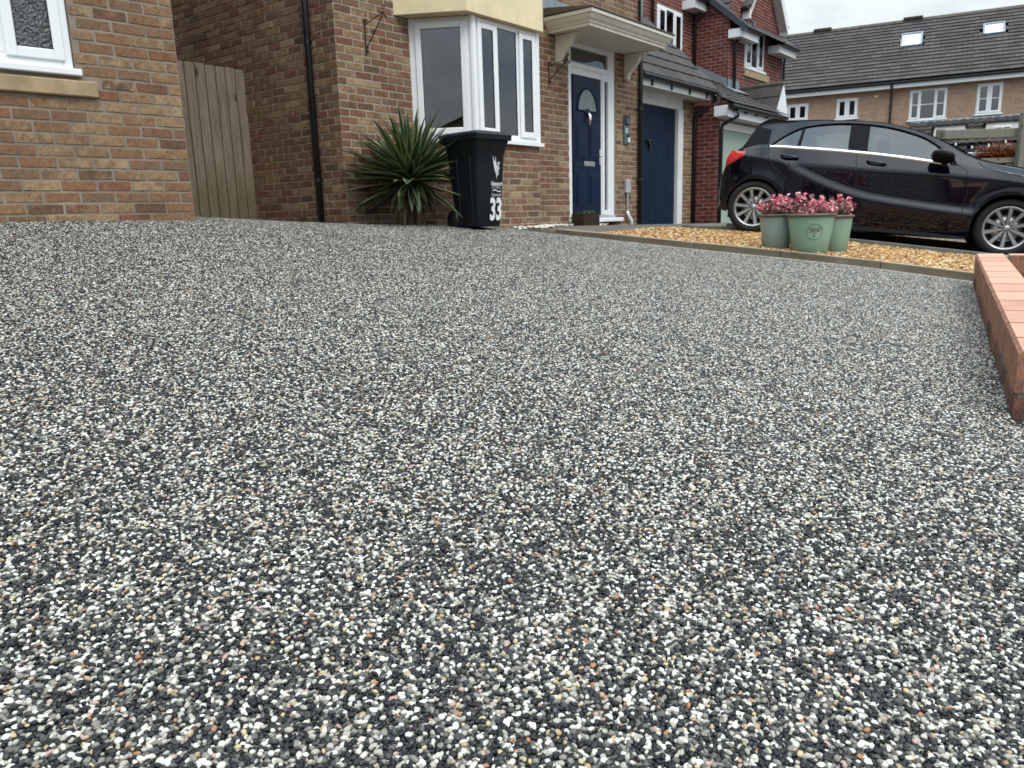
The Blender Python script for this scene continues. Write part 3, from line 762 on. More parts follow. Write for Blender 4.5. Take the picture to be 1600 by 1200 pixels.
def wall_two(face, cop):
    """brick body with a smooth pale bed face on top (where the slope points up)"""
    m = Mt('coping_brick_two_faces'); r = m.rnd(); v = m.coord()
    off = m.n('ShaderNodeCombineXYZ', {0: m.math('MULTIPLY', r, 37.0), 1: m.math('MULTIPLY', r, 11.0)}).outputs[0]; v = m.coord(off=off)
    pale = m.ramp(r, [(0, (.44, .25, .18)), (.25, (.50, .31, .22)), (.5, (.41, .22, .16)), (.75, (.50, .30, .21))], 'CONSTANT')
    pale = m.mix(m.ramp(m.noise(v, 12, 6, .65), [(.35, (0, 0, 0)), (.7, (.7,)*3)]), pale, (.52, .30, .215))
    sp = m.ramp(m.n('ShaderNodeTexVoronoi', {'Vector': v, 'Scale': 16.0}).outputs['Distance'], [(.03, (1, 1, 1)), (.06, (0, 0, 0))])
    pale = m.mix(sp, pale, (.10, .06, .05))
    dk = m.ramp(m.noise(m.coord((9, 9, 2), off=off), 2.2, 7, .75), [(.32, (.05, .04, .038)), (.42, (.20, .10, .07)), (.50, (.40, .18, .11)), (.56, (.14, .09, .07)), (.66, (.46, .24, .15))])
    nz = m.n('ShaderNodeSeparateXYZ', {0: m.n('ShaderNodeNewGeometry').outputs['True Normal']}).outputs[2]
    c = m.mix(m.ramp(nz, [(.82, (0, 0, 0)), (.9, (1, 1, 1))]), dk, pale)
    return m.bsdf(c, .88, m.bump(m.noise(v, 42, 7, .75), .009, 1.0), Specular_IOR_Level=.25)
low_wall()

# ------------------------------------------------------------------ house on the left
def left_house():
    th = math.atan2(.6984, .7157)
    r = empty('brick_house', (-2.35, 5.93, 0), th, 'brown and orange brick house at the left edge with white window over sandstone sill', 'house')
    f = Fr(0, 0, 1, 0); ph = .705-.075*30
    hole = [(-1.98, -.685, 1.04, 2.25), (-2.1, -.565, .868, .972)]
    cells = lay(f, -6.5, 0, -.35, 4.6, ph, hole, 0)
    side = Fr(0, 0, 0, 1)     # right-hand return, seen from the passage
    cells2 = lay(side, 0, 6, -.35, 4.6, ph, (), 1)
    place_bricks(r, cells+cells2, M['brick_warm'], 'L')
    mo = sheet(f, -6.5, 0, -.8, 4.7, hole, 0, .10); w2 = sheet(side, 0, 6, -.8, 4.7); mo.add(w2.v, w2.f); mo.add([(-6.5, 0, -.8), (-6.5, 6, -.8), (-6.5, 6, 4.7), (-6.5, 0, 4.7), (0, 6, -.8), (0, 6, 4.7)], [(0, 1, 2, 3), (1, 4, 5, 2)])
    mo.build('wall', M['mortar_warm'], r)
    window(r, f, -1.975, -.69, 1.045, 2.245, [1, 1, .86], w=.012, fw=.06, sash=(0, 2), glass='glass_obscure', room='room', back=.25)
    b = MB(); b.box((-2.02, -.04, 1.0), (-.655, .06, 1.044), f, .006); b.build('window_board', M['upvc'], r)
    b = MB(); b.box((-2.1, -.035, .87), (-.567, .10, .972), f, .008); b.build('stone_sill', M['stone_sill'], r)
    b = MB(); b.box((.004, .42, 1.70), (.075, .60, 2.02), None, .01); b.build('flue_box', M['black_plastic'], r)
    # eaves and roof
    b = MB(); b.box((-6.8, -.35, 4.66), (.3, 6.3, 4.8)); b.build('eaves', M['upvc'], r)
    b = MB(); b.add([(-6.9, -.4, 4.82), (.35, -.4, 4.82), (.35, 6.4, 4.82), (-6.9, 6.4, 4.82), (-6.9, 3, 7.1), (.35, 3, 7.1)], [(0, 1, 5, 4), (3, 4, 5, 2), (0, 4, 3), (1, 2, 5), (0, 3, 2, 1)]); b.build('roof', M['tile_dark'], r)
left_house()

# ------------------------------------------------------------------ timber gate in the passage
def gate():
    r = empty('timber_gate', W(0, 1.55, .0), TH33, 'tall weathered close-board timber gate filling the passage between the houses', 'gate')
    x = -.03; i = 0
    while x > -1.95:
        w = .118; top = 1.676+.004*math.sin(i*2.1)+(-.02 if i > 6 else 0)
        b = MB(); b.box((x-w+.007, -.012, -.05), (x-.006, .010, top+random.uniform(-.006, .004)), lambda X, Y, Z, x=x, w=w: (X, Y-.006*(X-(x-w))/w, Z), .005); b.build('board', M['wood_gate'], r); x -= w; i += 1
    for z in (.25, .95, 1.5): b = MB(); b.box((-1.9, .014, z), (-.04, .06, z+.1)); b.build('rail', M['wood_gate'], r)
gate()

# ------------------------------------------------------------------ the house with the bay window and the navy doors
def house33():
    r = empty('brick_house', O33, TH33, 'buff brown brick house with white bay window, cream door canopy and navy front door', 'house')
    f = Fr(0, 0, 1, 0); s = Fr(0, 0, 0, -1); ph = 1.574-.075*40
    H_END = 6.185
    bayhole = (1.06, 2.74, -.2, 2.5); door = (4.075, 5.345, -.2, 2.42)
    cells = lay(f, 0, H_END, -.42, 4.6, ph, [(1.06, 2.74, -.6, 2.5), (4.075, 5.345, -.6, 2.42)], 0)
    cells += lay(s, -6.5, 0, -.3, 4.6, ph, (), 1)
    # bay base below the window: left cant, front, right cant
    BL, BR, BV = 1.375, 2.54, -.60
    fl = Fr(1.01, 0, BL-1.01, BV); L1 = math.hypot(BL-1.01, BV); fb = Fr(BL, BV, 1, 0); fr_ = Fr(BR, BV, BL-1.01, -BV); 
    cells += lay(fl, 0, L1, -.42, .80, ph, (), 0)+lay(fb, 0, BR-BL, -.42, .80, ph, (), 1)+lay(fr_, 0, L1, -.42, .80, ph, (), 0)
    # garage wing: pier right of the blue door
    GV = .40; g = Fr(0, GV, 1, 0)
    cells += lay(g, 8.475, 8.93, -.42, 2.02, ph, (), 1)
    place_bricks(r, cells, M['brick_buff'], 'B')
    mo = MB()
    for fr, a0, a1, z0, z1, hs, rv in ((f, 0, H_END, -.8, 4.7, [bayhole, door], .08), (s, -6.5, 0, -.8, 4.7, [], 0), (fl, 0, L1, -.8, .82, [], 0), (fb, 0, BR-BL, -.8, .82, [], 0), (fr_, 0, L1, -.8, .82, [], 0), (g, 8.475, 8.93, -.8, 2.1, [], 0)):
        q = sheet(fr, a0, a1, z0, z1, hs, 0, rv); mo.add(q.v, q.f)
    mo.add([(H_END, 0, -.8), (H_END, 6.5, -.8), (H_END, 6.5, 4.7), (H_END, 0, 4.7), (0, 6.5, -.8), (0, 6.5, 4.7)], [(0, 1, 2, 3), (1, 4, 5, 2)])
    mo.add([(8.93, GV, -.8), (8.93, 5, -.8), (8.93, 5, 2.1), (8.93, GV, 2.1), (8.475, GV, -.8), (8.475, GV+.2, -.8), (8.475, GV+.2, 2.0), (8.475, GV, 2.0)], [(0, 1, 2, 3), (4, 5, 6, 7)])
    mo.build('wall', M['mortar_buff'], r)
    # ---- bay window
    z0, z1 = .865, 2.115
    bay = empty('bay_window', (0, 0, 0)); bay.parent = r
    def faceframe(fr, L, lights, sash, nm, st=.075):
        g_ = MB(); g_.box((-.0, .0, z0), (.0+st, .075, z1), fr, .006); g_.box((L-st, .0, z0), (L, .075, z1), fr, .006)
        g_.box((st, .001, z1-.06), (L-st, .074, z1), fr, .006); g_.box((st, .001, z0), (L-st, .074, z0+.065), fr, .006)
        tot = sum(lights); x = st-.025; Wd = L-2*st+.05
        edges = []
        for i, l in enumerate(lights):
            x1 = x+Wd*l/tot; edges.append((x+.025, x1-.025))
            if i < len(lights)-1: g_.box((x1-.025, .002, z0+.065), (x1+.025, .073, z1-.06), fr, .005)
            x = x1
        fo = g_.build('bay_frame', M['upvc'], bay)
        for i, (q0, q1) in enumerate(edges):
            r0, r1 = z0+.065, z1-.06
            if i in sash:
                sb = MB(); sw = .052
                for A, B in (((q0-.014, -.02, r0-.014), (q0+sw, -.0005, r1+.014)), ((q1-sw, -.02, r0-.014), (q1+.014, -.0005, r1+.014)), ((q0+sw, -.019, r1-sw), (q1-sw, -.001, r1+.014)), ((q0+sw, -.019, r0-.014), (q1-sw, -.001, r0+sw))): sb.box(A, B, fr, .006)
                sb.box((q0-.02, -.03, r1+.012), (q1+.02, -.002, r1+.022), fr, .002)
                sb.build('sash', M['upvc'], bay); q0 += sw; q1 -= sw; r0 += sw; r1 -= sw
            yp = -.006 if i in sash else .014
            p = MB(); p.add([fr(q0, yp, r0), fr(q1, yp, r0), fr(q1, yp, r1), fr(q0, yp, r1)], [(0, 1, 2, 3)]); p.build('pane', M['glass'], bay)
            gk = MB(); t = .005; ya, yb2 = yp-.006, yp-.0005
            for b in (((q0, ya, r0), (q0+t, yb2, r1)), ((q1-t, ya, r0), (q1, yb2, r1)), ((q0+t, ya, r0), (q1-t, yb2, r0+t)), ((q0+t, ya, r1-t), (q1-t, yb2, r1))): gk.box(b[0], b[1], fr)
            gk.build('gasket', M['black_plastic'], bay)
    faceframe(fl, L1, [1], (0,), 'l', .085); faceframe(fb, BR-BL, [.95, 1.05, .9], (0, 2), 'f'); faceframe(fr_, L1, [1], (), 'r')
    p = MB(); p.tube([(BL+.012, BV+.02, z0), (BL+.012, BV+.02, z1)], .042, 10); p.tube([(BR-.012, BV+.02, z0), (BR-.012, BV+.02, z1)], .042, 10); p.build('corner_post', M['upvc'], bay)
    # sill: follows the three faces
    def ring(out, zl, zh, mb):
        pts = [(1.01-out*.9, .0), (BL-out*.55, BV-out), (BR+out*.55, BV-out), (BR+.36+out*.9, .0)]; ins = [(1.10, 0), (BL+.06, BV+.08), (BR-.06, BV+.08), (BR+.2, 0)]
        v = []
        for (a, b), (c, d) in zip(pts, ins): v += [(a, b, zl), (a, b, zh), (c, d, zh), (c, d, zl)]
        fs = []
        for i in range(3):
            for k in range(4): fs.append((i*4+k, i*4+(k+1) % 4, (i+1)*4+(k+1) % 4, (i+1)*4+k))
        fs += [(0, 1, 2, 3), (12, 13, 14, 15)]; mb.add(v, fs)
    sm = MB(); ring(.055, .825, .866, sm); sm.build('sill', M['upvc'], bay)
    pm = MB()
    P3 = [(.80, -.001), (1.20, -.68), (2.55, -.68), (2.98, -.001)]
    v = [(a, b, 2.118) for a, b in P3]+[(a, b, 4.3) for a, b in P3]; pm.add(v, [(0, 1, 5, 4), (1, 2, 6, 5), (2, 3, 7, 6), (0, 3, 2, 1), (4, 5, 6, 7)]); pm.build('rendered_panel', M['render'], bay)
    # room inside the bay
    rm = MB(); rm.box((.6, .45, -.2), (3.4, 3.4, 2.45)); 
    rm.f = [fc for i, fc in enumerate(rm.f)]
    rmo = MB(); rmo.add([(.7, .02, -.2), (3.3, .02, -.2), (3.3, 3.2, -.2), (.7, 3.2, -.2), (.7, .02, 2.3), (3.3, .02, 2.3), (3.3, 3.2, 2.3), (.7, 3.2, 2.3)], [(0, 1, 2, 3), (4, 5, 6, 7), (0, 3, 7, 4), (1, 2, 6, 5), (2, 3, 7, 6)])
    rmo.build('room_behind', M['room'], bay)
    def curt(fr, c0, c1):
        cb = MB(); n = 26; vv = []
        for i in range(n+1):
            a = c0+(c1-c0)*i/n; y = .13+.02*math.sin(i*1.7); vv += [fr(a, y, z0), fr(a, y, z1)]
        cb.add(vv, [(2*i, 2*i+2, 2*i+3, 2*i+1) for i in range(n)]); cb.build('curtain', M['curtain'], bay, smooth=True)
    curt(fl, .09, .20); curt(fb, .74, .83); curt(fl, .58, .63)
    hb = MB(); hb.box((.30, .035, 1.40), (.315, .05, 1.53), fb, .004); hb.build('window_handle', M['upvc'], bay)
    # ---- front door set
    ds = empty('front_door', (0, 0, 0)); ds.parent = r
    d0 = MB(); y0, y1 = .015, .085
    for a, b in (((4.085, 4.17), (-.02, 2.40)), ((5.16, 5.335), (-.02, 2.40)), ((4.17, 5.16), (2.30, 2.40)), ((4.17, 5.16), (2.03, 2.10)), ((5.0, 5.06), (.0, 2.03))):
        d0.box((a[0], y0, b[0]), (a[1], y1, b[1]), f, .006)
    d0.box((5.06, y0, 0), (5.16, y1, .07), f, .005); d0.box((5.06, y0, 1.93), (5.16, y1, 2.03), f, .005)
    d0.build('door_frame', M['upvc'], ds)
    d1 = MB()
    for a, b in (((4.17, 4.04), (0, 2.03)), ((4.975, 5.0), (0, 2.03)), ((4.04, 4.975), (1.945, 2.03))): d1.box((a[0], y0+.012, b[0]), (a[1], y1-.004, b[1]), f, .004)
    d1.build('inner_frame', M['upvc'], ds)
    d2 = MB(); d2.box((4.06, -.06, -.105), (5.50, .09, -.045), f, .008); d2.build('threshold', M['upvc'], ds)
    d2 = MB(); d2.box((4.17, -.01, -.044), (5.34, .09, -.003), f, .004); d2.build('door_sill', M['grey_plastic'], ds)
    p = MB(); p.add([f(4.17, .05, 2.10), f(5.16, .05, 2.10), f(5.16, .05, 2.30), f(4.17, .05, 2.30)], [(0, 1, 2, 3)]); p.build('transom_pane', M['glass'], ds)
    p = MB(); p.add([f(5.06, .05, .07), f(5.16, .05, .07), f(5.16, .05, 1.93), f(5.06, .05, 1.93)], [(0, 1, 2, 3)]); p.build('sidelight_pane', M['glass_dark'], ds)
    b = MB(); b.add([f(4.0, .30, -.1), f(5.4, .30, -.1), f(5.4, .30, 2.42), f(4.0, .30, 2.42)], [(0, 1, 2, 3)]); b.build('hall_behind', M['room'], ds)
    dl = MB(); dl.box((4.237, .035, -.0), (4.973, .079, 1.943), f, .003)
    leaf = dl.build('door_leaf', M['navy_door'], ds)
    yb = .035
    def panel(a0, a1, c0, c1):
        m_ = MB(); m_.box((a0, yb-.010, c0), (a1, yb, c1), f, .009); m_.box((a0+.03, yb-.018, c0+.035), (a1-.03, yb-.009, c1-.035), f, .009); m_.build('door_panel', M['navy_door'], leaf)
        q = MB(); e = .012
        for A, B in (((a0-e, c0-e), (a1+e, c0)), ((a0-e, c1), (a1+e, c1+e)), ((a0-e, c0), (a0, c1)), ((a1, c0), (a1+e, c1))): q.box((A[0], yb-.006, A[1]), (B[0], yb, B[1]), f, .002)
        q.build('moulding', M['navy_door'], leaf)
    panel(4.31, 4.56, .80, 1.30); panel(4.655, 4.90, .80, 1.30); panel(4.31, 4.56, .14, .60); panel(4.655, 4.90, .14, .60)
    # fanlight
    n = 18; ac, az, ra, rz = 4.605, 1.475, .255, .31
    arc = [(ac+ra*math.cos(math.pi*i/n), az+rz*math.sin(math.pi*i/n)) for i in range(n+1)]
    gmb = MB(); gmb.prism(arc, yb-.004, yb, f); gmb.build('fanlight', M['glass_fan'], leaf)
    mo_ = MB(); mo_.tube([f(a, yb-.006, z) for a, z in arc]+[f(arc[0][0], yb-.006, arc[0][1])], .014, 6); mo_.build('arch_moulding', M['navy_door'], leaf)
    k = MB(); k.lathe([(0, 0), (.06, 0), (.062, .008), (.05, .014), (0, .016)], 20); 
    k.v = [f(ac+x, yb-.004-z, 1.46+y*.9) for x, y, z in k.v]; k.build('knocker_plate', M['navy_door'], leaf)
    k = MB(); k.tube([f(ac, yb-.03, 1.445), f(ac, yb-.045, 1.40), f(ac, yb-.045, 1.36), f(ac, yb-.04, 1.32), f(ac, yb-.04, 1.285)], [.012, .022, .028, .02, .010], 10); k.build('door_knocker', M['chrome'], leaf)
    k = MB(); k.box((4.50, yb-.018, .705), (4.785, yb-.001, .775), f, .007); k.build('letter_plate', M['steel'], leaf)
    k = MB(); k.box((4.925, yb-.012, .74), (4.955, yb-.001, .96), f, .004); k.tube([f(4.94, yb-.01, .86), f(4.94, yb-.055, .86), f(4.85, yb-.06, .86)], .009, 8); k.build('door_handle', M['chrome'], leaf)
    # ---- canopy over the door
    cn_ = empty('door_canopy', (0, 0, 0)); cn_.parent = r
    A0, A1, V0 = 3.60, 5.66, -.66; prof = [(0, 2.365), (.0, 2.40), (.018, 2.405), (.022, 2.42), (.05, 2.45), (.07, 2.485), (.075, 2.50), (.095, 2.505), (.095, 2.545), (.0, 2.55)]
    cb = MB(); path = lambda o: [(A0-o, 0), (A0-o, V0-o), (A1+o, V0-o), (A1+o, 0)]
    v = []
    for o_, z_ in prof: v += [(a, b, z_) for a, b in path(o_)]
    cb.add(v, [(i*4+k, i*4+k+1, (i+1)*4+k+1, (i+1)*4+k) for i in range(len(prof)-1) for k in range(3)]); cb.build('canopy_fascia', M['cream_paint'], cn_)
    cb = MB(); cb.add([(A0+.002, -.001, 2.372), (A1-.002, -.001, 2.372), (A1-.002, V0+.002, 2.372), (A0+.002, V0+.002, 2.372)], [(0, 1, 2, 3)]); cb.build('canopy_soffit', M['cream_paint'], cn_)
    cb = MB(); o_ = .11; q = [(A0-o_, V0-o_, 2.552), (A1+o_, V0-o_, 2.552), (A1+o_, -.002, 2.562), (A0-o_, -.002, 2.562), (A0-o_, V0-o_, 2.566), (A1+o_, V0-o_, 2.566), (A1+o_, -.002, 2.66), (A0-o_, -.002, 2.66)]
    cb.add(q, [(0, 1, 2, 3), (4, 5, 6, 7), (0, 1, 5, 4), (1, 2, 6, 5), (0, 3, 7, 4)]); cb.build('canopy_roof', M['tile_ridge'], cn_)
    cb = MB(); cb.box((A0-.12, -.014, 2.55), (A1+.1, -.003, 2.80)); cb.build('canopy_flashing', M['lead'], cn_)
    for u_ in (3.76, 5.58):
        pr = [(0, 2.362), (-.36, 2.362), (-.355, 2.33), (-.30, 2.325), (-.27, 2.30), (-.255, 2.26), (-.225, 2.215), (-.17, 2.165), (-.12, 2.12), (-.085, 2.07), (-.07, 2.03), (-.085, 2.015), (-.0, 2.01)]
        T = lambda a, w, z, u_=u_: (u_+w, a, z)
        bb = MB(); bb.prism(pr, 0, .075, T); bb.prism([(x*.93, z+.004) for x, z in pr[1:-1]]+[(-.02, 2.02), (-.02, 2.355)], -.008, .083, T); bb.build('canopy_bracket', M['cream_paint'], cn_)
    # ---- hanging basket brackets
    def basket_bracket(u_, z0_, z1_, out, rise):
        b = MB(); b.box((u_-.006, -.012, z0_), (u_+.006, -.002, z1_)); zt = z1_-.06
        b.tube([(u_, -.012, zt), (u_, -out*.5, zt+rise*.55), (u_, -out, zt+rise)], .0055, 6)
        b.tube([(u_, -.012, z0_+.06), (u_, -out*.5, (z0_+.06+zt+rise)/2-.01), (u_, -out, zt+rise)], .0065, 6)
        def scroll(cy, cz, rad, tn, sgn=1): b.tube([(u_, cy+sgn*math.cos(t)*rad*(1-t/(2*math.pi*tn)*.6), cz+math.sin(t)*rad*(1-t/(2*math.pi*tn)*.6)) for t in np.linspace(0, 2*math.pi*tn, 16)], .0045, 5)
        scroll(-out-.02, zt+rise-.045, .022, 1.2); scroll(-out+.0, zt+rise+.045, .022, 1.2, -1); scroll(-.035, zt+.035, .02, 1.2); scroll(-.035, z0_+.035, .02, 1.2); scroll(-out*.45, (z0_+zt)/2+.06, .016, 1.2)
        b.build('basket_bracket', M['black_iron'], r)
    basket_bracket(.385, 1.66, 2.01, .30, .075); basket_bracket(3.60, 1.72, 2.02, .32, .05)
    # ---- rainwater pipes
    def pipe(pts, rad, clips, nm='downpipe', clipdir=(0, 0)):
        b = MB(); b.tube(pts, rad, 14); po = b.build(nm, M['black_plastic'], r, smooth=True)
        for (x, y, z) in clips:
            c = MB(); c.tube([(x, y, z-.02), (x, y, z+.02)], rad+.007, 14); c.box((x-.01+clipdir[0]*.04, y-.01+clipdir[1]*.04, z-.012), (x+.01+clipdir[0]*.08, y+.01+clipdir[1]*.08, z+.012)); c.build('pipe_clip', M['black_plastic'], po)
    pipe([(-.055, .365, -.10), (-.055, .365, 4.6)], .035, [(-.055, .365, .44), (-.055, .365, 1.78)], clipdir=(0, -1))
    pipe([(6.03, -.05, -.22), (6.03, -.05, 4.6)], .036, [(6.03, -.05, .55), (6.03, -.05, 1.62)], clipdir=(-1, 0))
    # ---- door entry panel, meter box and white pipe
    b = MB(); b.box((5.565, -.030, 1.065), (5.72, -.001, 1.50), f, .006); pn = b.build('plaque', simple('slate_blue_plaque', (.07, .11, .125), .45, .15, 12), r)
    b = MB(); b.box((5.575, -.05, 1.355), (5.71, -.031, 1.50), f, .006); b.build('lamp_cowl', M['black_plastic'], pn)
    b = MB(); b.box((5.61, -.036, 1.37), (5.69, -.051, 1.45), f, .003); b.build('lamp_lens', M['glass_dark'], pn)
    b = MB(); b.box((5.655, -.052, 1.095), (5.705, -.031, 1.17), f, .004); b.build('doorbell', M['upvc'], pn)
    b = MB(); b.box((5.652, -.048, 1.172), (5.707, -.031, 1.21), f, .003); b.build('doorbell_head', M['black_plastic'], pn)
    num = text_mesh('33', .105, .004, 0.004); num.v = [f(5.580+x*.95, -.031-z, 1.235+y) for x, y, z in num.v]; num.build('house_number', simple('pale_blue_figures', (.42, .52, .58), .5, .1, 9), pn)
    b = MB(); b.box((5.60, -.05, .33), (5.735, -.001, .535), f, .006); mb_ = b.build('meter_box', M['grey_plastic'], r)
    b = MB(); b.tube([(5.665, -.03, .33), (5.665, -.03, .10), (5.665, -.03, .02)], .012, 8); b.build('cable_conduit', M['grey_plastic'], mb_)
    b = MB(); b.tube([(5.655, -.03, .05), (5.665, -.04, -.01), (5.74, -.06, -.10), (5.74, -.06, -.20)], .026, 10); b.build('waste_pipe', M['upvc'], r, smooth=True)
    # ---- garage
    gd = empty('garage_door', (0, 0, 0)); gd.parent = r
    x = 6.19; i = 0
    while x < 8.26:
        b = MB(); b.box((x+.003, GV+.06, -.235), (min(x+.0865, 8.262), GV+.085, 1.85), None, .006); b.build('door_plank', M['navy_garage'], gd); x += .0895
    b = MB(); b.box((7.22, GV+.03, 1.19), (7.29, GV+.059, 1.25), None, .004); b.box((7.13, GV+.02, 1.235), (7.37, GV+.045, 1.262), None, .004); b.box((7.235, GV+.02, 1.09), (7.275, GV+.045, 1.20), None, .004); b.build('garage_handle', M['black_plastic'], gd)
    b = MB(); b.box((6.10, GV+.02, 1.852), (8.475, GV+.10, 2.08), None, .004); b.box((8.268, GV-.005, -.26), (8.472, GV+.10, 1.85), None, .005); b.build('garage_frame', M['white_paint'], r)
    b = MB(); b.box((6.10, GV-.30, 2.045), (8.98, GV+.02, 2.062)); b.build('soffit', M['soffit'], r)
    b = MB(); b.box((6.15, GV-.325, 2.035), (9.02, GV-.302, 2.165)); b.build('fascia', M['upvc'], r)
    b = MB(); gu = [(-.0, .0), (-.11, 0), (-.115, -.03), (-.095, -.07), (-.055, -.085), (-.02, -.07), (0, -.03)]; b.prism([(a, z+2.205) for a, z in gu], 6.19, 9.06, lambda a, w, z: (w, GV-.325+a, z))
    gt = b.build('gutter', M['black_plastic'], r)
    for u_ in (6.6, 7.3, 8.0, 8.7): b = MB(); b.box((u_, GV-.35, 2.05), (u_+.05, GV-.315, 2.15), None, .004); b.build('gutter_bracket', M['black_plastic'], gt)
    b = MB(); b.tube([(8.97, GV-.39, 2.14), (8.97, GV-.39, 2.03), (8.99, GV-.30, 1.92), (8.86, GV-.08, 1.80), (8.86, GV-.05, 1.70), (8.86, GV-.05, -.26)], .036, 12); b.build('downpipe', M['black_plastic'], r, smooth=True)
    pr = empty('garage_roof', (0, 0, 0)); pr.parent = r
    ang = R(45); P0 = (6.19, GV-.40, 2.175)
    up = (0, math.cos(ang), math.sin(ang))
    b = MB(); b.add([(6.19, P0[1]+.02, P0[2]-.0), (9.04, P0[1]+.02, P0[2]), (9.04, P0[1]+2.2*up[1], P0[2]+2.2*up[2]), (6.19, P0[1]+2.2*up[1], P0[2]+2.2*up[2])], [(0, 1, 2, 3)]); b.build('roof_felt', M['black_plastic'], r)
    bpy.data.objects.remove(pr)
    tile_roof(r, P0, (1, 0, 0), up, 8, 7, .356, .30, M['tile_dark'], thick=.028, profile=.004)
    b = MB(); q0 = (9.03, P0[1], P0[2]-.04); L_ = 2.2
    b.add([q0, (9.06, q0[1], q0[2]), (9.06, q0[1]+L_*up[1], q0[2]+L_*up[2]), (9.03, q0[1]+L_*up[1], q0[2]+L_*up[2]), (9.03, q0[1], q0[2]+.10), (9.06, q0[1], q0[2]+.10), (9.06, q0[1]+L_*up[1], q0[2]+.1+L_*up[2]), (9.03, q0[1]+L_*up[1], q0[2]+.1+L_*up[2])],
          [(0, 1, 2, 3), (4, 5, 6, 7), (0, 1, 5, 4), (1, 2, 6, 5), (0, 3, 7, 4)]); b.build('verge_cap', M['tile_ridge'], r)
    # main roof and eaves, far above the picture
    b = MB(); b.box((-.3, -.35, 4.66), (6.5, 6.8, 4.8)); b.build('eaves', M['upvc'], r)
    b = MB(); b.add([(-.35, -.4, 4.82), (6.5, -.4, 4.82), (6.5, 6.9, 4.82), (-.35, 6.9, 4.82), (-.35, 3.2, 7.3), (6.5, 3.2, 7.3)], [(0, 1, 5, 4), (3, 4, 5, 2), (0, 4, 3), (1, 2, 5), (0, 3, 2, 1)]); b.build('roof', M['tile_dark'], r)
M['navy_garage'] = simple('navy_garage_paint', (.0028, .014, .036), .5, .2, 3, .0003, 200, Specular_IOR_Level=.2)
M['glass_fan'] = simple('fanlight_glass', (.13, .17, .165), .22, .25, 9, .002, 60, Coat_Weight=.5)
def text_mesh(s, size, ext, off=0.0):
    cu = bpy.data.curves.new('t', 'FONT'); cu.body = s; cu.size = size; cu.extrude = ext; cu.offset = off; cu.resolution_u = 3
    o = bpy.data.objects.new('t', cu); C.objects.link(o)
    dg = bpy.context.evaluated_depsgraph_get(); me = o.evaluated_get(dg).to_mesh()
    mb = MB(); mb.add([tuple(v.co) for v in me.vertices], [tuple(p.vertices) for p in me.polygons]); 
    o.evaluated_get(dg).to_mesh_clear(); bpy.data.objects.remove(o); bpy.data.curves.remove(cu)
    return mb
house33()

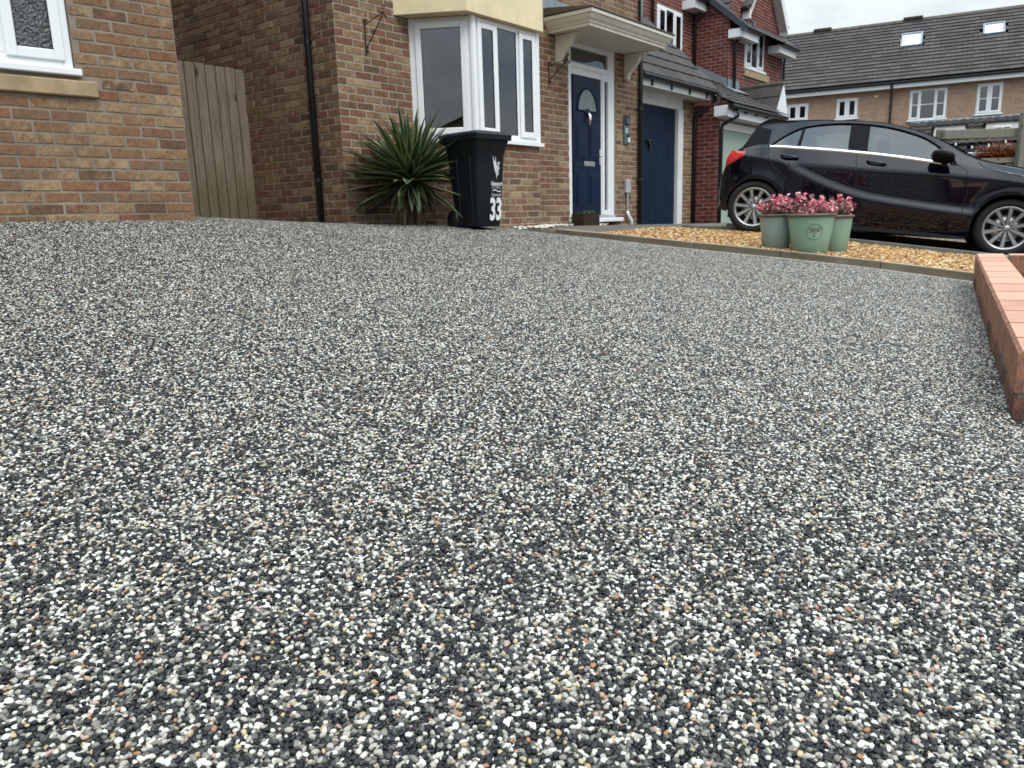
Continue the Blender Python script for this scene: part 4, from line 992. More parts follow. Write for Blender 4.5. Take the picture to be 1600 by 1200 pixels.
# ------------------------------------------------------------------ red brick house beyond
def red_house():
    r = empty('red_brick_house', W(8.95, -.08, 0), TH33, 'dark red brick house with pale green garage door and stepped grey tiled roofs', 'house')
    D = Vector((8.95, -.08))
    def FR(u, v, dx, dy): return Fr(u-D.x, v-D.y, dx, dy)
    f1 = FR(8.95, -.08, 1, 0)          # garage front
    s1 = FR(8.95, -.08, 0, -1)         # garage side, a = towards the camera
    UV = 1.27; UU = 12.50
    s2 = FR(UU, UV, 0, -1); f2 = FR(UU, UV, 1, 0); f3 = FR(8.95, 2.16, 1, 0)
    ph = .012
    w3 = (10.72-8.95, 11.96-8.95, 3.36, 4.42); w2 = (13.42-UU, 14.66-UU, 3.34, 4.32)
    cells = lay(s1, -2.4, 0, -.45, 1.95, ph, (), 0)+lay(f1, 0, .075, -.45, 1.62, ph, (), 1)+[c_ for c_ in lay(s2, -2.0, 0, 2.2, 6.2, ph, (), 1) if c_[2] < 4.04+(UV-c_[1]-.88)*.839-.09]
    cells += lay(f2, 0, 3.45, 2.2, 4.75, ph, [w2, (w2[0]-.05, w2[1]+.3, 3.12, 3.29)], 0)+lay(f3, 0, UU-8.95, 2.0, 5.6, ph, [w3], 0)
    # gable brickwork above the eaves, narrowing to the apex
    GC = 14.45-UU
    for k in range(0, 16):
        zz = 4.75+k*.075; hw = 1.05-(k*.075)/1.15
        if hw > .12: cells += lay(f2, GC-hw, GC+hw, zz-.02, zz+.08, ph, [w2], k % 2)[:40]
    place_bricks(r, cells, M['brick_red'], 'R', minpx=7.5)
    mo = MB()
    for fr, a0, a1, z0, z1, hs in ((s1, -3, 0, -.9, 1.98, []), (f1, 0, .08, -.9, 1.7, []), (s2, -3.2, 0, 1.8, 4.45, []), (f2, 0, 3.45, 1.8, 4.8, [w2]), (f3, 0, UU-8.95, 1.5, 5.6, [w3]), (f1, 2.4, 7.0, -1.2, 1.75, []), (f1, .08, 2.4, 1.66, 1.72, [])):
        q = sheet(fr, a0, a1, z0, z1, hs, 0, .08); mo.add(q.v, q.f)
    mo.add([f2(GC-1.1, 0, 4.8), f2(GC+1.1, 0, 4.8), f2(GC, 0, 6.0)], [(0, 1, 2)])
    mo.add([f2(3.45, 0, -1.2), f2(3.45, 6, -1.2), f2(3.45, 6, 4.8), f2(3.45, 0, 4.8)], [(0, 1, 2, 3)])
    mo.add([s2(0, 0, 4.45), s2(-3.2, 0, 4.45), s2(-3.2, 0, 4.04+3.59*.839-.05), s2(0, 0, 4.04+.39*.839-.05)], [(0, 1, 2, 3)])
    mo.build('wall', M['mortar_red'], r)
    window(r, f3, w3[0]+.01, w3[1]-.01, w3[2]+.01, w3[3]-.01, [1, 1, 1], w=.0, fw=.06, sash=(0, 2), back=.3, room='room')
    window(r, f2, w2[0]+.01, w2[1]-.01, w2[2]+.01, w2[3]-.01, [1, 1, 1], w=.0, fw=.06, sash=(0, 2), back=.35, room='room_pale', curtain=((w2[0]+.1, w2[0]+.35), (w2[1]-.5, w2[1]-.3)))
    b = MB(); b.box((w2[0]-.03, -.06, w2[2]-.045), (w2[1]+.05, .04, w2[2]+.012), f2, .006); b.build('window_board', M['upvc'], r)
    b = MB(); b.box((w2[0]-.05, -.05, 3.13), (w2[1]+.30, .06, 3.285), f2, .008); b.build('stone_sill', M['stone_sill'], r)
    # garage door
    b = MB(); b.box((.105, .03, -.40), (2.42, .07, 1.52), f1, .004); b.build('garage_door', simple('pale_green_door', (.33, .41, .34), .45, .06, 4), r)
    b = MB(); b.box((.08, .0, 1.522), (2.5, .08, 1.655), f1, .005); b.build('door_head', M['upvc'], r)
    b = MB(); b.box((-.10, -.24, 1.70), (2.62, .0, 1.712), f1); b.build('soffit', M['soffit'], r)
    b = MB(); b.box((-.16, -.27, 1.695), (2.62, -.245, 1.845), f1, .003); b.box((-.17, -.245, 1.72), (-.14, .02, 1.90), f1, .003); b.build('fascia', M['upvc'], r)
    gu = [(.0, .0), (-.11, 0), (-.115, -.03), (-.095, -.07), (-.055, -.085), (-.02, -.07), (0, -.03)]
    b = MB(); b.prism([(a, z+1.905) for a, z in gu], -.22, 2.68, lambda a, w, z: f1(w, a-.27, z)); gt = b.build('gutter', M['black_plastic'], r)
    for a in (.0, .55, 1.1, 1.65, 2.2): b = MB(); b.box((a, -.33, 1.80), (a+.05, -.265, 1.86), f1, .004); b.build('gutter_bracket', M['black_plastic'], gt)
    b = MB(); b.tube([f1(.12, -.33, 1.86), f1(.12, -.33, 1.72), f1(.04, -.06, 1.58), f1(.04, -.05, 1.48), f1(.04, -.05, -.4)], .034, 10); b.build('downpipe', M['black_plastic'], r, smooth=True)
    # garage lean-to roof
    ang = R(27); up = (0, math.cos(ang), math.sin(ang)); P0 = f1(-.10, -.35, 1.90); L_ = 2.35
    b = MB(); b.add([P0, (P0[0]+2.85, P0[1], P0[2]), (P0[0]+2.85, P0[1]+L_*up[1], P0[2]+L_*up[2]), (P0[0], P0[1]+L_*up[1], P0[2]+L_*up[2])], [(0, 1, 2, 3)]); b.build('roof_felt', M['black_plastic'], r)
    tile_roof(r, P0, (1, 0, 0), up, 8, 8, .356, .30, M['tile_dark'], thick=.024, limit=140, profile=.004)
    # lead flashing at the foot of the upper walls
    b = MB()
    for i in range(7):
        y0 = UV-D.y+.02+i*.16; y1 = y0+.165; z_ = lambda y: P0[2]+(y-P0[1])*math.tan(ang)+.03
        b.add([(UU-D.x-.006-i*.001, y0, z_(y0)), (UU-D.x-.006-i*.001, y1, z_(y1)), (UU-D.x-.006, y1, z_(y1)+.17), (UU-D.x-.006, y0, z_(y0)+.17)], [(0, 1, 2, 3)])
    zz = P0[2]+(UV-D.y-P0[1])*math.tan(ang)
    b.add([(UU-D.x-.02, UV-D.y-.008, zz), (UU-D.x+.75, UV-D.y-.008, zz), (UU-D.x+.60, UV-D.y-.009, zz+.22), (UU-D.x-.02, UV-D.y-.009, zz+.20)], [(0, 1, 2, 3)])
    b.add([(UU-D.x-.25, UV-D.y-.30, zz-.13), (UU-D.x+.7, UV-D.y-.30, zz-.13), (UU-D.x+.7, UV-D.y-.01, zz+.03), (UU-D.x-.25, UV-D.y-.01, zz+.03)], [(0, 1, 2, 3)])
    b.build('flashing', M['lead'], r)
    # small gablet over the porch
    px, pv0, pv1, pz0, pz1 = 13.20-D.x, .27-D.y, 1.27-D.y, 1.97, 2.775
    b = MB(); b.add([(px-.58, pv0-.05, pz0-.25), (px+.58, pv0-.05, pz0-.25), (px, pv0-.05, pz1+.02), (px-.58, pv0+.04, pz0-.25), (px+.58, pv0+.04, pz0-.25), (px, pv0+.04, pz1-.03)], [(0, 1, 2), (3, 5, 4), (0, 3, 4, 1), (1, 4, 5, 2), (2, 5, 3, 0)]); b.build('gablet', M['upvc'], r)
    b = MB(); hb = .60
    b.add([(px-hb, pv0-.03, pz0-.10), (px-hb, pv1, pz0-.10), (px, pv1, pz1), (px, pv0-.03, pz1), (px+hb, pv0-.03, pz0-.10), (px+hb, pv1, pz0-.10),
           (px-hb, pv0-.03, pz0-.06), (px-hb, pv1, pz0-.06), (px, pv1, pz1+.04), (px, pv0-.03, pz1+.04), (px+hb, pv0-.03, pz0-.06), (px+hb, pv1, pz0-.06)],
          [(0, 1, 2, 3), (3, 2, 5, 4), (6, 7, 8, 9), (9, 8, 11, 10), (0, 3, 9, 6), (3, 4, 10, 9)]); b.build('gablet_roof', M['tile_dark'], r)
    for k in range(3):
        t0, t1 = k/3, (k+1)/3+.04; b = MB()
        for sgn in (-1,):
            A = Vector((px+sgn*hb, 0, pz0-.05)); B = Vector((px, 0, pz1+.05)); p0 = A+(B-A)*t0; p1 = A+(B-A)*min(1, t1)
            nrm = Vector((-(B-A).z*1, 0, (B-A).x)).normalized()*(.022)
            v = []
            for y in (pv0-.04, pv1): v += [(p0.x, y, p0.z), (p0.x+nrm.x*1.2, y, p0.z+nrm.z*1.2), (p1.x+nrm.x*.3, y, p1.z+nrm.z*.3)]
            b.add(v, [(0, 1, 4, 3), (1, 2, 5, 4), (0, 2, 1), (3, 4, 5)])
        b.build('gablet_tile_course', M['tile_dark'], r)
    b = MB(); b.tube([(px, pv0-.05, pz1+.045), (px, pv1, pz1+.045)], .055, 8); b.build('gablet_ridge', M['tile_ridge'], r)
    # eaves boxes and gutters of the upper roof
    zE = 3.88
    def eaves(a0, a1, v0, base_v, nm=''):
        b = MB(); b.box((a0, v0-D.y, zE-.05), (a1, base_v-D.y, zE-.035)); b.build('soffit', M['soffit'], r)
        b = MB(); b.box((a0-.02, v0-D.y-.025, zE-.06), (a1+.0, v0-D.y, zE+.13), None, .003); b.box((a0-.045, v0-D.y-.0, zE-.055), (a0-.021, base_v-D.y, zE+.13), None, .003); b.box((a1+.001, v0-D.y-.0, zE-.055), (a1+.025, base_v-D.y, zE+.13), None, .003); b.build('fascia', M['upvc'], r)
        b = MB(); b.prism([(a, z+zE+.17) for a, z in gu], a0-.06, a1+.04, lambda a, w, z: (w, v0-D.y-.026+a, z)); b.build('gutter', M['black_plastic'], r)
    eaves(UU-D.x-.02, 13.30-D.x+.15, .98, UV)
    eaves(14.95-D.x, 16.05-D.x, .98, UV)
    # left main part eaves (seen over the canopy) and barge
    zE = 4.54; eaves(11.95-D.x, UU-D.x-.03, 1.85, 2.16)
    b = MB(); b.tube([(UU-D.x-.06, 1.75-D.y, 4.72), (UU-D.x-.06, 2.05-D.y, 4.42), (UU-D.x-.05, 2.08-D.y, 4.3), (UU-D.x-.05, 2.08-D.y, 2.9)], .034, 10); b.build('downpipe', M['black_plastic'], r, smooth=True)
    b = MB(); b.tube([(10.42-D.x, 1.9-D.y, 5.0), (10.42-D.x, 2.1-D.y, 4.7), (10.42-D.x, 2.1-D.y, 2.9)], .034, 10); b.build('downpipe', M['black_plastic'], r, smooth=True)
    b = MB(); b.tube([(13.0-D.x, .90-D.y, 4.20), (13.0-D.x, .90-D.y, 4.06), (12.74-D.x, 1.18-D.y, 3.80), (12.72-D.x, 1.21-D.y, 3.7), (12.72-D.x, 1.21-D.y, 2.55)], .034, 10); b.build('downpipe', M['black_plastic'], r, smooth=True)
    b = MB(); b.tube([(16.0-D.x, .90-D.y, 4.20), (16.0-D.x, .90-D.y, 4.06), (15.93-D.x, 1.2-D.y, 3.85), (15.93-D.x, 1.21-D.y, 3.7), (15.93-D.x, 1.21-D.y, 1.5)], .034, 10); b.build('downpipe', M['black_plastic'], r, smooth=True)
    # main slopes either side of the dormer
    A38 = R(40); upm = (0, math.cos(A38), math.sin(A38))
    b = MB(); b.add([(UU-D.x-.05, .88-D.y, 4.04), (16.15-D.x, .88-D.y, 4.04), (16.15-D.x, 4.5-D.y, 4.04+3.62*math.tan(A38)), (UU-D.x-.05, 4.5-D.y, 4.04+3.62*math.tan(A38)), (16.15-D.x, 8-D.y, 4.04), (UU-D.x-.05, 8-D.y, 4.04)], [(0, 1, 2, 3), (3, 2, 4, 5), (1, 4, 2)]); b.build('main_roof', M['tile_dark'], r)
    b = MB(); v = []
    for vv, in ((.86,), (4.5,)):
        z_ = 4.04+(vv-.88)*math.tan(A38)
        v += [(UU-D.x-.10, vv-D.y, z_-.11), (UU-D.x+.02, vv-D.y, z_-.11), (UU-D.x+.02, vv-D.y, z_+.05), (UU-D.x-.10, vv-D.y, z_+.05)]
    b.add(v, [(0, 1, 5, 4), (1, 2, 6, 5), (2, 3, 7, 6), (3, 0, 4, 7), (0, 3, 2, 1)]); b.build('verge', simple('dark_slate_verge', (.035, .045, .055), .5, .2, 6), r)
    # dormer gable: side slopes with bargeboards
    gc = 14.45-D.x; zt = 6.05; y0 = 1.08-D.y; y1 = 3.4-D.y
    def slope(sg, name):
        A = Vector((gc+sg*1.22, 0, 4.56)); B = Vector((gc, 0, zt)); bd = .20 if sg > 0 else .07; b = MB(); v = []
        for y in (y0, y1):
            v += [(A.x, y, A.z), (B.x, y, B.z), (B.x, y, B.z+.06), (A.x, y, A.z+.06)]
        b.add(v, [(0, 1, 2, 3), (4, 7, 6, 5), (0, 4, 5, 1), (3, 2, 6, 7), (0, 3, 7, 4)]); b.build(name, M['tile_dark'], r)
        n = 8
        for k in range(n):
            p0 = A+(B-A)*(k/n); p1 = A+(B-A)*min(1, (k+1)/n+.03); q = Vector((sg*(B-A).z, 0, -sg*(B-A).x)).normalized() if False else Vector((sg*.78, 0, .63))
            b = MB(); v = []
            for y in (y0-.02, y1): v += [tuple(Vector((p0.x, y, p0.z+.055))), tuple(Vector((p0.x, y, p0.z+.055))+q*.03), tuple(Vector((p1.x, y, p1.z+.06)))]
            b.add(v, [(0, 1, 4, 3), (1, 2, 5, 4), (0, 2, 1), (3, 4, 5)]); b.build('roof_tile_course', M['tile_dark'], r)
        b = MB(); v = []
        for (P, dz) in ((A, 0), (B, 0)):
            v += [(P.x-sg*.0, y0-.03, P.z-bd), (P.x, y0-.03, P.z+.03), (P.x, y0, P.z+.03), (P.x, y0, P.z-bd)]
        b.add(v, [(0, 1, 5, 4), (3, 7, 6, 2), (0, 4, 7, 3), (1, 2, 6, 5), (0, 3, 2, 1)])
        if sg > 0: b.build('bargeboard', M['white_paint'], r)
        b = MB(); v = []
        for (P, dz) in ((A, 0), (B, 0)): v += [(P.x, y0, P.z-.17), (P.x, UV-D.y-.004, P.z-.17)]
        b.add(v, [(0, 1, 3, 2)]); b.build('soffit', M['soffit'], r)
        b = MB(); b.box((A.x-.03, y0+.0, A.z-.21), (A.x+.03, y1, A.z-.02)); b.build('fascia', M['upvc'], r)
        b = MB(); b.prism([(sg*-a, z+A.z+.03) for a, z in gu], y0+.0, y1, lambda a, w, z: (A.x+a+sg*.03, w, z)); b.build('gutter', M['black_plastic'], r)
    slope(-1, 'dormer_roof'); slope(1, 'dormer_roof')
red_house()

# ------------------------------------------------------------------ terrace across the back
def terrace():
    r = empty('terraced_houses', (14.83, 30.0, 0), math.atan2(-.472, .8816), 'long terrace of pale brick houses under a brown grey tiled roof with skylights', 'terrace')
    f = Fr(0, 0, 1, 0)
    m = Mt('pale_terrace_brick'); v = m.coord()
    br = m.n('ShaderNodeTexBrick', {'Vector': m.n('ShaderNodeMapping', {0: v, 'Rotation': (R(90), 0, 0)}).outputs[0], 'Scale': 1.0, 'Mortar Size': .006, 'Brick Width': .225, 'Row Height': .075, 'Color1': (.34, .215, .145, 1), 'Color2': (.26, .135, .085, 1), 'Mortar': (.36, .30, .24, 1), 'Bias': -.1})
    c = m.mix(m.ramp(m.noise(v, 2.2, 5), [(.3, (0, 0, 0)), (.7, (.35,)*3)]), br.outputs[0], (.42, .30, .20)); c = m.mix(m.ramp(m.noise(v, 9, 4, .7), [(.5, (0, 0, 0)), (.66, (.5,)*3)]), c, (.22, .12, .08))
    wallm = m.bsdf(c, .9, m.bump(br.outputs['Fac'], -.003))
    wins = [(.20, 1.43, 3.10, 4.17), (2.34, 3.14, 3.14, 4.18), (-2.31, -1.54, 3.35, 4.10), (-4.12, -3.32, 3.40, 4.05), (4.6, 5.8, 3.1, 4.17), (-6.6, -5.6, 3.2, 4.1), (1.9, 3.2, .9, 2.25)]
    q = sheet(f, -14, 12, -1.4, 4.45, wins, 0, .08); q.build('wall', wallm, r)
    for i, (a0, a1, z0, z1) in enumerate(wins):
        if i == 0: window(r, f, a0, a1, z0, z1, [.8, 1.15, .9], fw=.05, sash=(0, 2), bars=1, room='room_pale', back=.3, name='w')
        elif i in (1, 4, 5): window(r, f, a0, a1, z0, z1, [1, 1], fw=.055, sash=(0, 1), bars=1, room='room_pale', back=.3)
        else: window(r, f, a0, a1, z0, z1, [1, 1], fw=.07, sash=(0, 1), room='room_pale', back=.3)
        sillboard(r, f, a0-.04, a1+.04, z0-.05, z0, .06)
    b = MB(); b.box((-14, -.26, 4.26), (-.46, -.24, 4.40), f); b.build('fascia', M['upvc'], r)
    b = MB(); b.box((-.36, -.26, 4.26), (12, -.24, 4.40), f); b.build('fascia', M['upvc'], r)
    b = MB(); b.box((-14, -.24, 4.27), (12, .0, 4.285), f); b.build('soffit', M['soffit'], r)
    gu = [(.0, .0), (-.11, 0), (-.115, -.03), (-.095, -.07), (-.055, -.085), (-.02, -.07), (0, -.03)]
    b = MB(); b.prism([(a, z+4.48) for a, z in gu], -14, 12, lambda a, w, z: f(w, a-.262, z)); b.build('gutter', M['black_plastic'], r)
    b = MB(); b.tube([f(-.41, -.31, 4.42), f(-.41, -.28, 4.2), f(-.41, -.05, 4.05), f(-.41, -.05, -1.3)], .04, 8); b.build('downpipe', M['black_plastic'], r)
    b = MB(); b.box((-.98, -.012, 4.02), (-.86, -.001, 4.10), f); b.build('vent_cover', M['render'], r)
    ang = R(36); up = Vector((0, math.cos(ang), math.sin(ang))); G = .262
    P0 = (-14.0, -.34, 4.47)
    sky_ = [(-.31, .44, 1.64, 2.46), (2.43, 3.13, 1.82, 2.48)]
    def skip(x, y):
        s_ = x-14.0; w_ = y*math.cos(ang)-.34
        return any(a-.02 < s_ < b+.02 and c-.02 < w_+.1 < d+.02 for a, b, c, d in sky_)
    nr = int(3.66/math.cos(ang)/G)+1
    b = MB(); L_ = 3.70/math.cos(ang)
    b.add([(-14, -.34, 4.465), (12, -.34, 4.465), (12, -.34+L_*up.y, 4.465+L_*up.z), (-14, -.34+L_*up.y, 4.465+L_*up.z), (12, 7.1, 4.465), (-14, 7.1, 4.465)], [(0, 1, 2, 3), (3, 2, 4, 5), (0, 3, 5), (1, 4, 2)]); b.build('roof_felt', M['tile_far'], r)
    tile_roof(r, (-9.02, -.34, 4.47), (1, 0, 0), up, 48, nr, .36, G, M['tile_far'], thick=.055, limit=300, profile=.0, skip=lambda x, y: skip(x+4.98, y))
    # ridge tiles, lead soakers and vents
    for i in range(48):
        b = MB(); x = -9+i*.44; b.tube([(x+.004, -.34+L_*up.y, 4.49+L_*up.z+random.uniform(-.004, .004)), (x+.436, -.34+L_*up.y, 4.49+L_*up.z)], .11, 8); b.build('ridge_tile', M['tile_ridge'], r)
    for x in (-3.35, .02): b = MB(); b.box((x-.35, -.34+L_*up.y-.13, 4.55+L_*up.z), (x+.35, -.34+L_*up.y+.13, 4.68+L_*up.z), None, .02); b.build('ridge_vent', M['tile_dark'], r)
    b = MB(); T = lambda a, y, z: tuple(Vector((a, -.34, 4.47))+up*y+Vector((0, -up.z, up.y))*z)
    b.box((-.45, 0, .01), (-.36, L_, .075), T); b.build('verge_strip', M['black_plastic'], r)
    for a, b_, c, d in sky_:
        y0, y1 = (c+.34)/math.cos(ang), (d+.34)/math.cos(ang)
        b = MB(); b.box((a, y0, .03), (a+.07, y1, .13), T, .006); b.box((b_-.07, y0, .03), (b_, y1, .13), T, .006); b.box((a+.07, y0, .03), (b_-.07, y0+.07, .125), T, .006); b.box((a+.07, y1-.08, .03), (b_-.07, y1, .14), T, .006)
        fo = b.build('skylight_frame', M['lead'], r)
        b = MB(); b.add([T(a+.07, y0+.07, .10), T(b_-.07, y0+.07, .10), T(b_-.07, y1-.08, .10), T(a+.07, y1-.08, .10)], [(0, 1, 2, 3)]); b.build('skylight_pane', M['skylight_white'], fo)
        b = MB(); b.box((a-.05, y0-.20, .03), (b_+.05, y0-.005, .05), T); b.build('apron_flashing', M['lead'], fo)
    # lean-to over the ground floor with pantiles and two boxed porches
    b = MB(); b.add([f(.3, .0, 3.06), f(12, .0, 3.06), f(12, -.25, 2.93), f(.3, -.25, 2.93)], [(0, 1, 2, 3)]); b.build('lean_to_flashing', M['lead'], r)
    A2 = R(35)
    b = MB(); b.add([f(.3, -.25, 2.92), f(12, -.25, 2.92), f(12, -1.6, 2.92-1.35*math.tan(A2)), f(.3, -1.6, 2.92-1.35*math.tan(A2))], [(0, 1, 2, 3)]); b.build('lean_to_felt', M['tile_dark'], r)
    tile_roof(r, f(.3, -1.6, 2.93-1.35*math.tan(A2)), (1, 0, 0), (0, math.cos(A2), math.sin(A2)), 44, 6, .26, .26, M['tile_dark'], name='pantile', thick=.05, profile=.03, limit=120, stagger=False)
    for a0, a1, wn_ in ((1.05, 2.15, False), (2.62, 3.72, True)):
        b = MB(); b.add([f(a0, -1.25, 1.9), f(a1, -1.25, 1.9), f(a1-.12, -1.25, 2.70), f(a0+.05, -1.25, 2.70), f(a0, -.2, 1.9), f(a1, -.2, 1.9), f(a1-.12, -.2, 2.70), f(a0+.05, -.2, 2.70)], [(0, 1, 2, 3), (0, 4, 5, 1), (1, 5, 6, 2), (2, 6, 7, 3), (0, 3, 7, 4)]); b.build('porch_dormer', M['soffit'], r)
        b = MB(); b.box((a0-.02, -1.29, 2.70), (a1-.05, -.2, 2.76), f); b.build('porch_top', M['black_plastic'], r)
        if wn_: window(r, Fr(0, -1.32, 1, 0), a0+.25, a1-.30, 1.95, 2.58, [1, 1], w=0, fw=.05, room=None)
M['skylight_white'] = simple('skylight_pane', (.75, .78, .80), .08, .02, 3, Coat_Weight=1.0, Specular_IOR_Level=1.0)
terrace()

# ------------------------------------------------------------------ parked car
def car():
    A = Vector((3.02967184, 9.68111893, .40309722-.36)); Bp = Vector((5.44397095, 8.51596648, .09075686-.36))
    d = (Bp-A).normalized(); up = (Vector((0, 0, 1))-d*d.z).normalized(); lf = up.cross(d)
    RF = .83; O = A-up*.315+lf*RF
    root = empty('parked_car', (0, 0, 0), 0, 'dark blue black hatchback parked beyond the golden gravel', 'car')
    root.matrix_world = Matrix(((d.x, lf.x, up.x, O.x), (d.y, lf.y, up.y, O.y), (d.z, lf.z, up.z, O.z), (0, 0, 0, 1)))
    paint = Mt('deep_navy_car_paint'); v = paint.coord()
    pm = paint.bsdf(paint.mix(paint.noise(v, 900, 1), (.0012, .0015, .0045), (.0035, .004, .010)), .5, None, Coat_Weight=1.0, Coat_Roughness=.015, Specular_IOR_Level=.0)
    gloss = simple('gloss_black_trim', (.002, .002, .003), .3, .1, 4, Specular_IOR_Level=.10); dark = simple('underbody_black', (.006, .006, .007), .8, .2, 4)
    rub = simple('tyre_rubber', (.006, .006, .007), .85, .2, 20, .001, 80)
    def I(x, pts):
        xs = np.array([p[0] for p in pts]); ys = np.array([p[1] for p in pts]); x = np.asarray(x, float)
        # smooth (Catmull style) interpolation
        m = np.gradient(ys, xs); i = np.clip(np.searchsorted(xs, x)-1, 0, len(xs)-2); h = xs[i+1]-xs[i]; t = np.clip((x-xs[i])/h, 0, 1)
        return (2*t**3-3*t**2+1)*ys[i]+(t**3-2*t**2+t)*h*m[i]+(-2*t**3+3*t**2)*ys[i+1]+(t**3-t**2)*h*m[i+1]
    SIL = [(-.50, .50), (-.485, .60), (-.445, .70), (-.418, .786), (-.37, .887), (-.304, .965), (-.234, 1.03), (-.15, 1.21), (-.10, 1.305), (-.02, 1.362), (.205, 1.378), (.495, 1.40), (.78, 1.409), (1.06, 1.412), (1.266, 1.403), (1.474, 1.370), (1.68, 1.318), (1.857, 1.257), (2.03, 1.182), (2.208, 1.096), (2.31, 1.045), (2.505, 1.003), (2.755, .971), (3.0, .92), (3.3, .83), (3.45, .73), (3.54, .58), (3.57, .45)]
    BEL = [(-.50, .48), (-.47, .62), (-.42, .77), (-.36, .87), (-.3, .94), (-.2, .985), (.08, 1.028), (.43, 1.03), (1.06, 1.014), (1.47, .992), (1.97, .948), (2.2, .93), (2.4, .915), (2.75, .87), (3.0, .83), (3.3, .75), (3.5, .60), (3.57, .44)]
    WT = [(.08, 1.03), (.13, 1.085), (.209, 1.155), (.38, 1.262), (.555, 1.310), (.80, 1.342), (1.075, 1.347), (1.35, 1.324), (1.558, 1.278), (1.768, 1.205), (1.914, 1.116), (2.018, 1.042), (2.10, .945)]
    PL = [(-.50, .60), (-.47, .70), (-.42, .77), (-.3, .835), (-.1, .875), (.3, .89), (1.5, .892), (2.6, .89), (3.0, .865), (3.25, .79), (3.42, .66), (3.53, .45), (3.57, .25)]
    LOW = [(-.50, .34), (-.47, .28), (-.40, .245), (-.30, .235), (.40, .165), (.6, .15), (2.2, .15), (3.1, .20), (3.45, .21), (3.57, .30)]
    ZS = [(.1, .96), (.45, .80), (.8, .665), (1.17, .565), (1.7, .505), (2.3, .465), (2.6, .45)]
    sm = lambda e0, e1, x: np.clip((x-e0)/(e1-e0), 0, 1)**2*(3-2*np.clip((x-e0)/(e1-e0), 0, 1))
    def ysurf(x, z):
        pl = float(I(x, PL)); zc = float(I(x, [(-.5, .80), (-.2, .90), (.26, .865), (1.2, .832), (2.2, .825), (2.76, .80), (3.3, .72), (3.57, .5)]))
        y = 0.0
        if z > zc: y -= (z-zc)*.42+.0*(z-zc)
        else: y -= (zc-z)*.12
        a = float(sm(.15, .5, x)*(1-sm(2.25, 2.5, x))); zs = float(I(min(max(x, .1), 2.6), ZS))
        y += a*.046*float(1-sm(zs-.05, zs+.045, z))
        y -= float(sm(.44, .20, z)) if False else 0.0
        if z < .42: y -= (.42-z)**1.5*.42
        if x < .55 or x > 2.2:                        # flared arches
            for xc in (0, 2.70):
                rr = math.hypot(x-xc, z-.315); y += .018*math.exp(-((rr-.36)/.07)**2)
        if x < -.1: y -= max(0, .55-z)*.1
        return (.872+y)*pl/.892
    rA = [(0.0, .338), (2.70, .352)]
    def zlow(x):
        z = float(I(x, LOW))
        for xc, rr in rA:
            if abs(x-xc) < rr: z = max(z, .315+math.sqrt(rr*rr-(x-xc)**2))
        return z
    xs = list(np.linspace(-.50, 3.57, 110))
    for xc, rr in rA: xs += [xc-rr-1e-4, xc-rr+1e-4, xc+rr-1e-4, xc+rr+1e-4, xc-rr+.004, xc+rr-.004, xc-rr+.015, xc+rr-.015]
    xs = sorted(xs); n = len(xs); NR = 30
    bel = [min(float(I(x, BEL)), float(I(x, SIL))-.012) for x in xs]
    sil = [float(I(x, SIL))-.010*(.2 < x < 2.3) for x in xs]
    def wt(x): return float(I(x, WT)) if .08 < x < 2.10 else None
    def topy(x, z):   # greenhouse lean-in between belt and roof edge
        zb, zs_ = min(float(I(x, BEL)), float(I(x, SIL))-.012), float(I(x, SIL)); yb = ysurf(x, zb)
        lean = .30 if x < 2.0 else .30
        k = (z-zb); return yb-k*float(np.interp(x, [-.5, -.2, 1.9, 2.7], [.9, .52, .52, .9]))
    edge = []
    for x, zb, zs_ in zip(xs, bel, sil):
        e = zs_-.016*min(1, max(0, (zs_-zb)/.12)); edge.append(max(e, zb+.004))
    body = MB()
    # lower sides
    for sg in (-1, 1):
        base = len(body.v)
        for x, zb in zip(xs, bel):
            zl = min(zlow(x), zb-.01)
            for k in range(NR+1):
                z = zl+(zb-zl)*k/NR; body.v.append((x, sg*ysurf(x, z), z))
        for i in range(n-1):
            for k in range(NR):
                a = base+i*(NR+1)+k; q = (a, a+NR+1, a+NR+2, a+1); body.f.append(q if sg < 0 else q[::-1])
        # upper frame: belt/window top to roof edge
        base = len(body.v); KR = 4
        for x, zb, e in zip(xs, bel, edge):
            w_ = wt(x); z0 = max(zb, w_) if w_ else zb
            for k in range(KR+1):
                z = z0+(e-z0)*k/KR; body.v.append((x, sg*topy(x, z), z))
        for i in range(n-1):
            for k in range(KR):
                a = base+i*(KR+1)+k; q = (a, a+KR+1, a+KR+2, a+1); body.f.append(q if sg < 0 else q[::-1])
    # top: roof and bonnet, leaving out the windscreen and the tailgate glass
    NT = 12; base = len(body.v); ws = MB(); 
    for x, e, s_ in zip(xs, edge, sil):
        ye = topy(x, e)
        for k in range(NT+1):
            t = -1+2*k/NT; body.v.append((x, ye*t, e+(s_-e+(.004 if .2 < x < 2.3 else .004)*min(1, max(0, (x-.0)*4)))*(1-abs(t)**2.6)))
    for i in range(n-1):
        xm = (xs[i]+xs[i+1])/2
        for k in range(NT):
            a = base+i*(NT+1)+k
            if 1.50 < xm < 2.28 and 0 < k < NT-1: continue
            body.f.append((a, a+1, a+NT+2, a+NT+1))
    for i in range(n-1):
        xm = (xs[i]+xs[i+1])/2
        if 1.50 < xm < 2.28:
            for k in range(1, NT-1):
                a = base+i*(NT+1)+k; q = [body.v[j] for j in (a, a+1, a+NT+2, a+NT+1)]; m0 = len(ws.v); ws.v += q; ws.f.append((m0, m0+1, m0+2, m0+3))
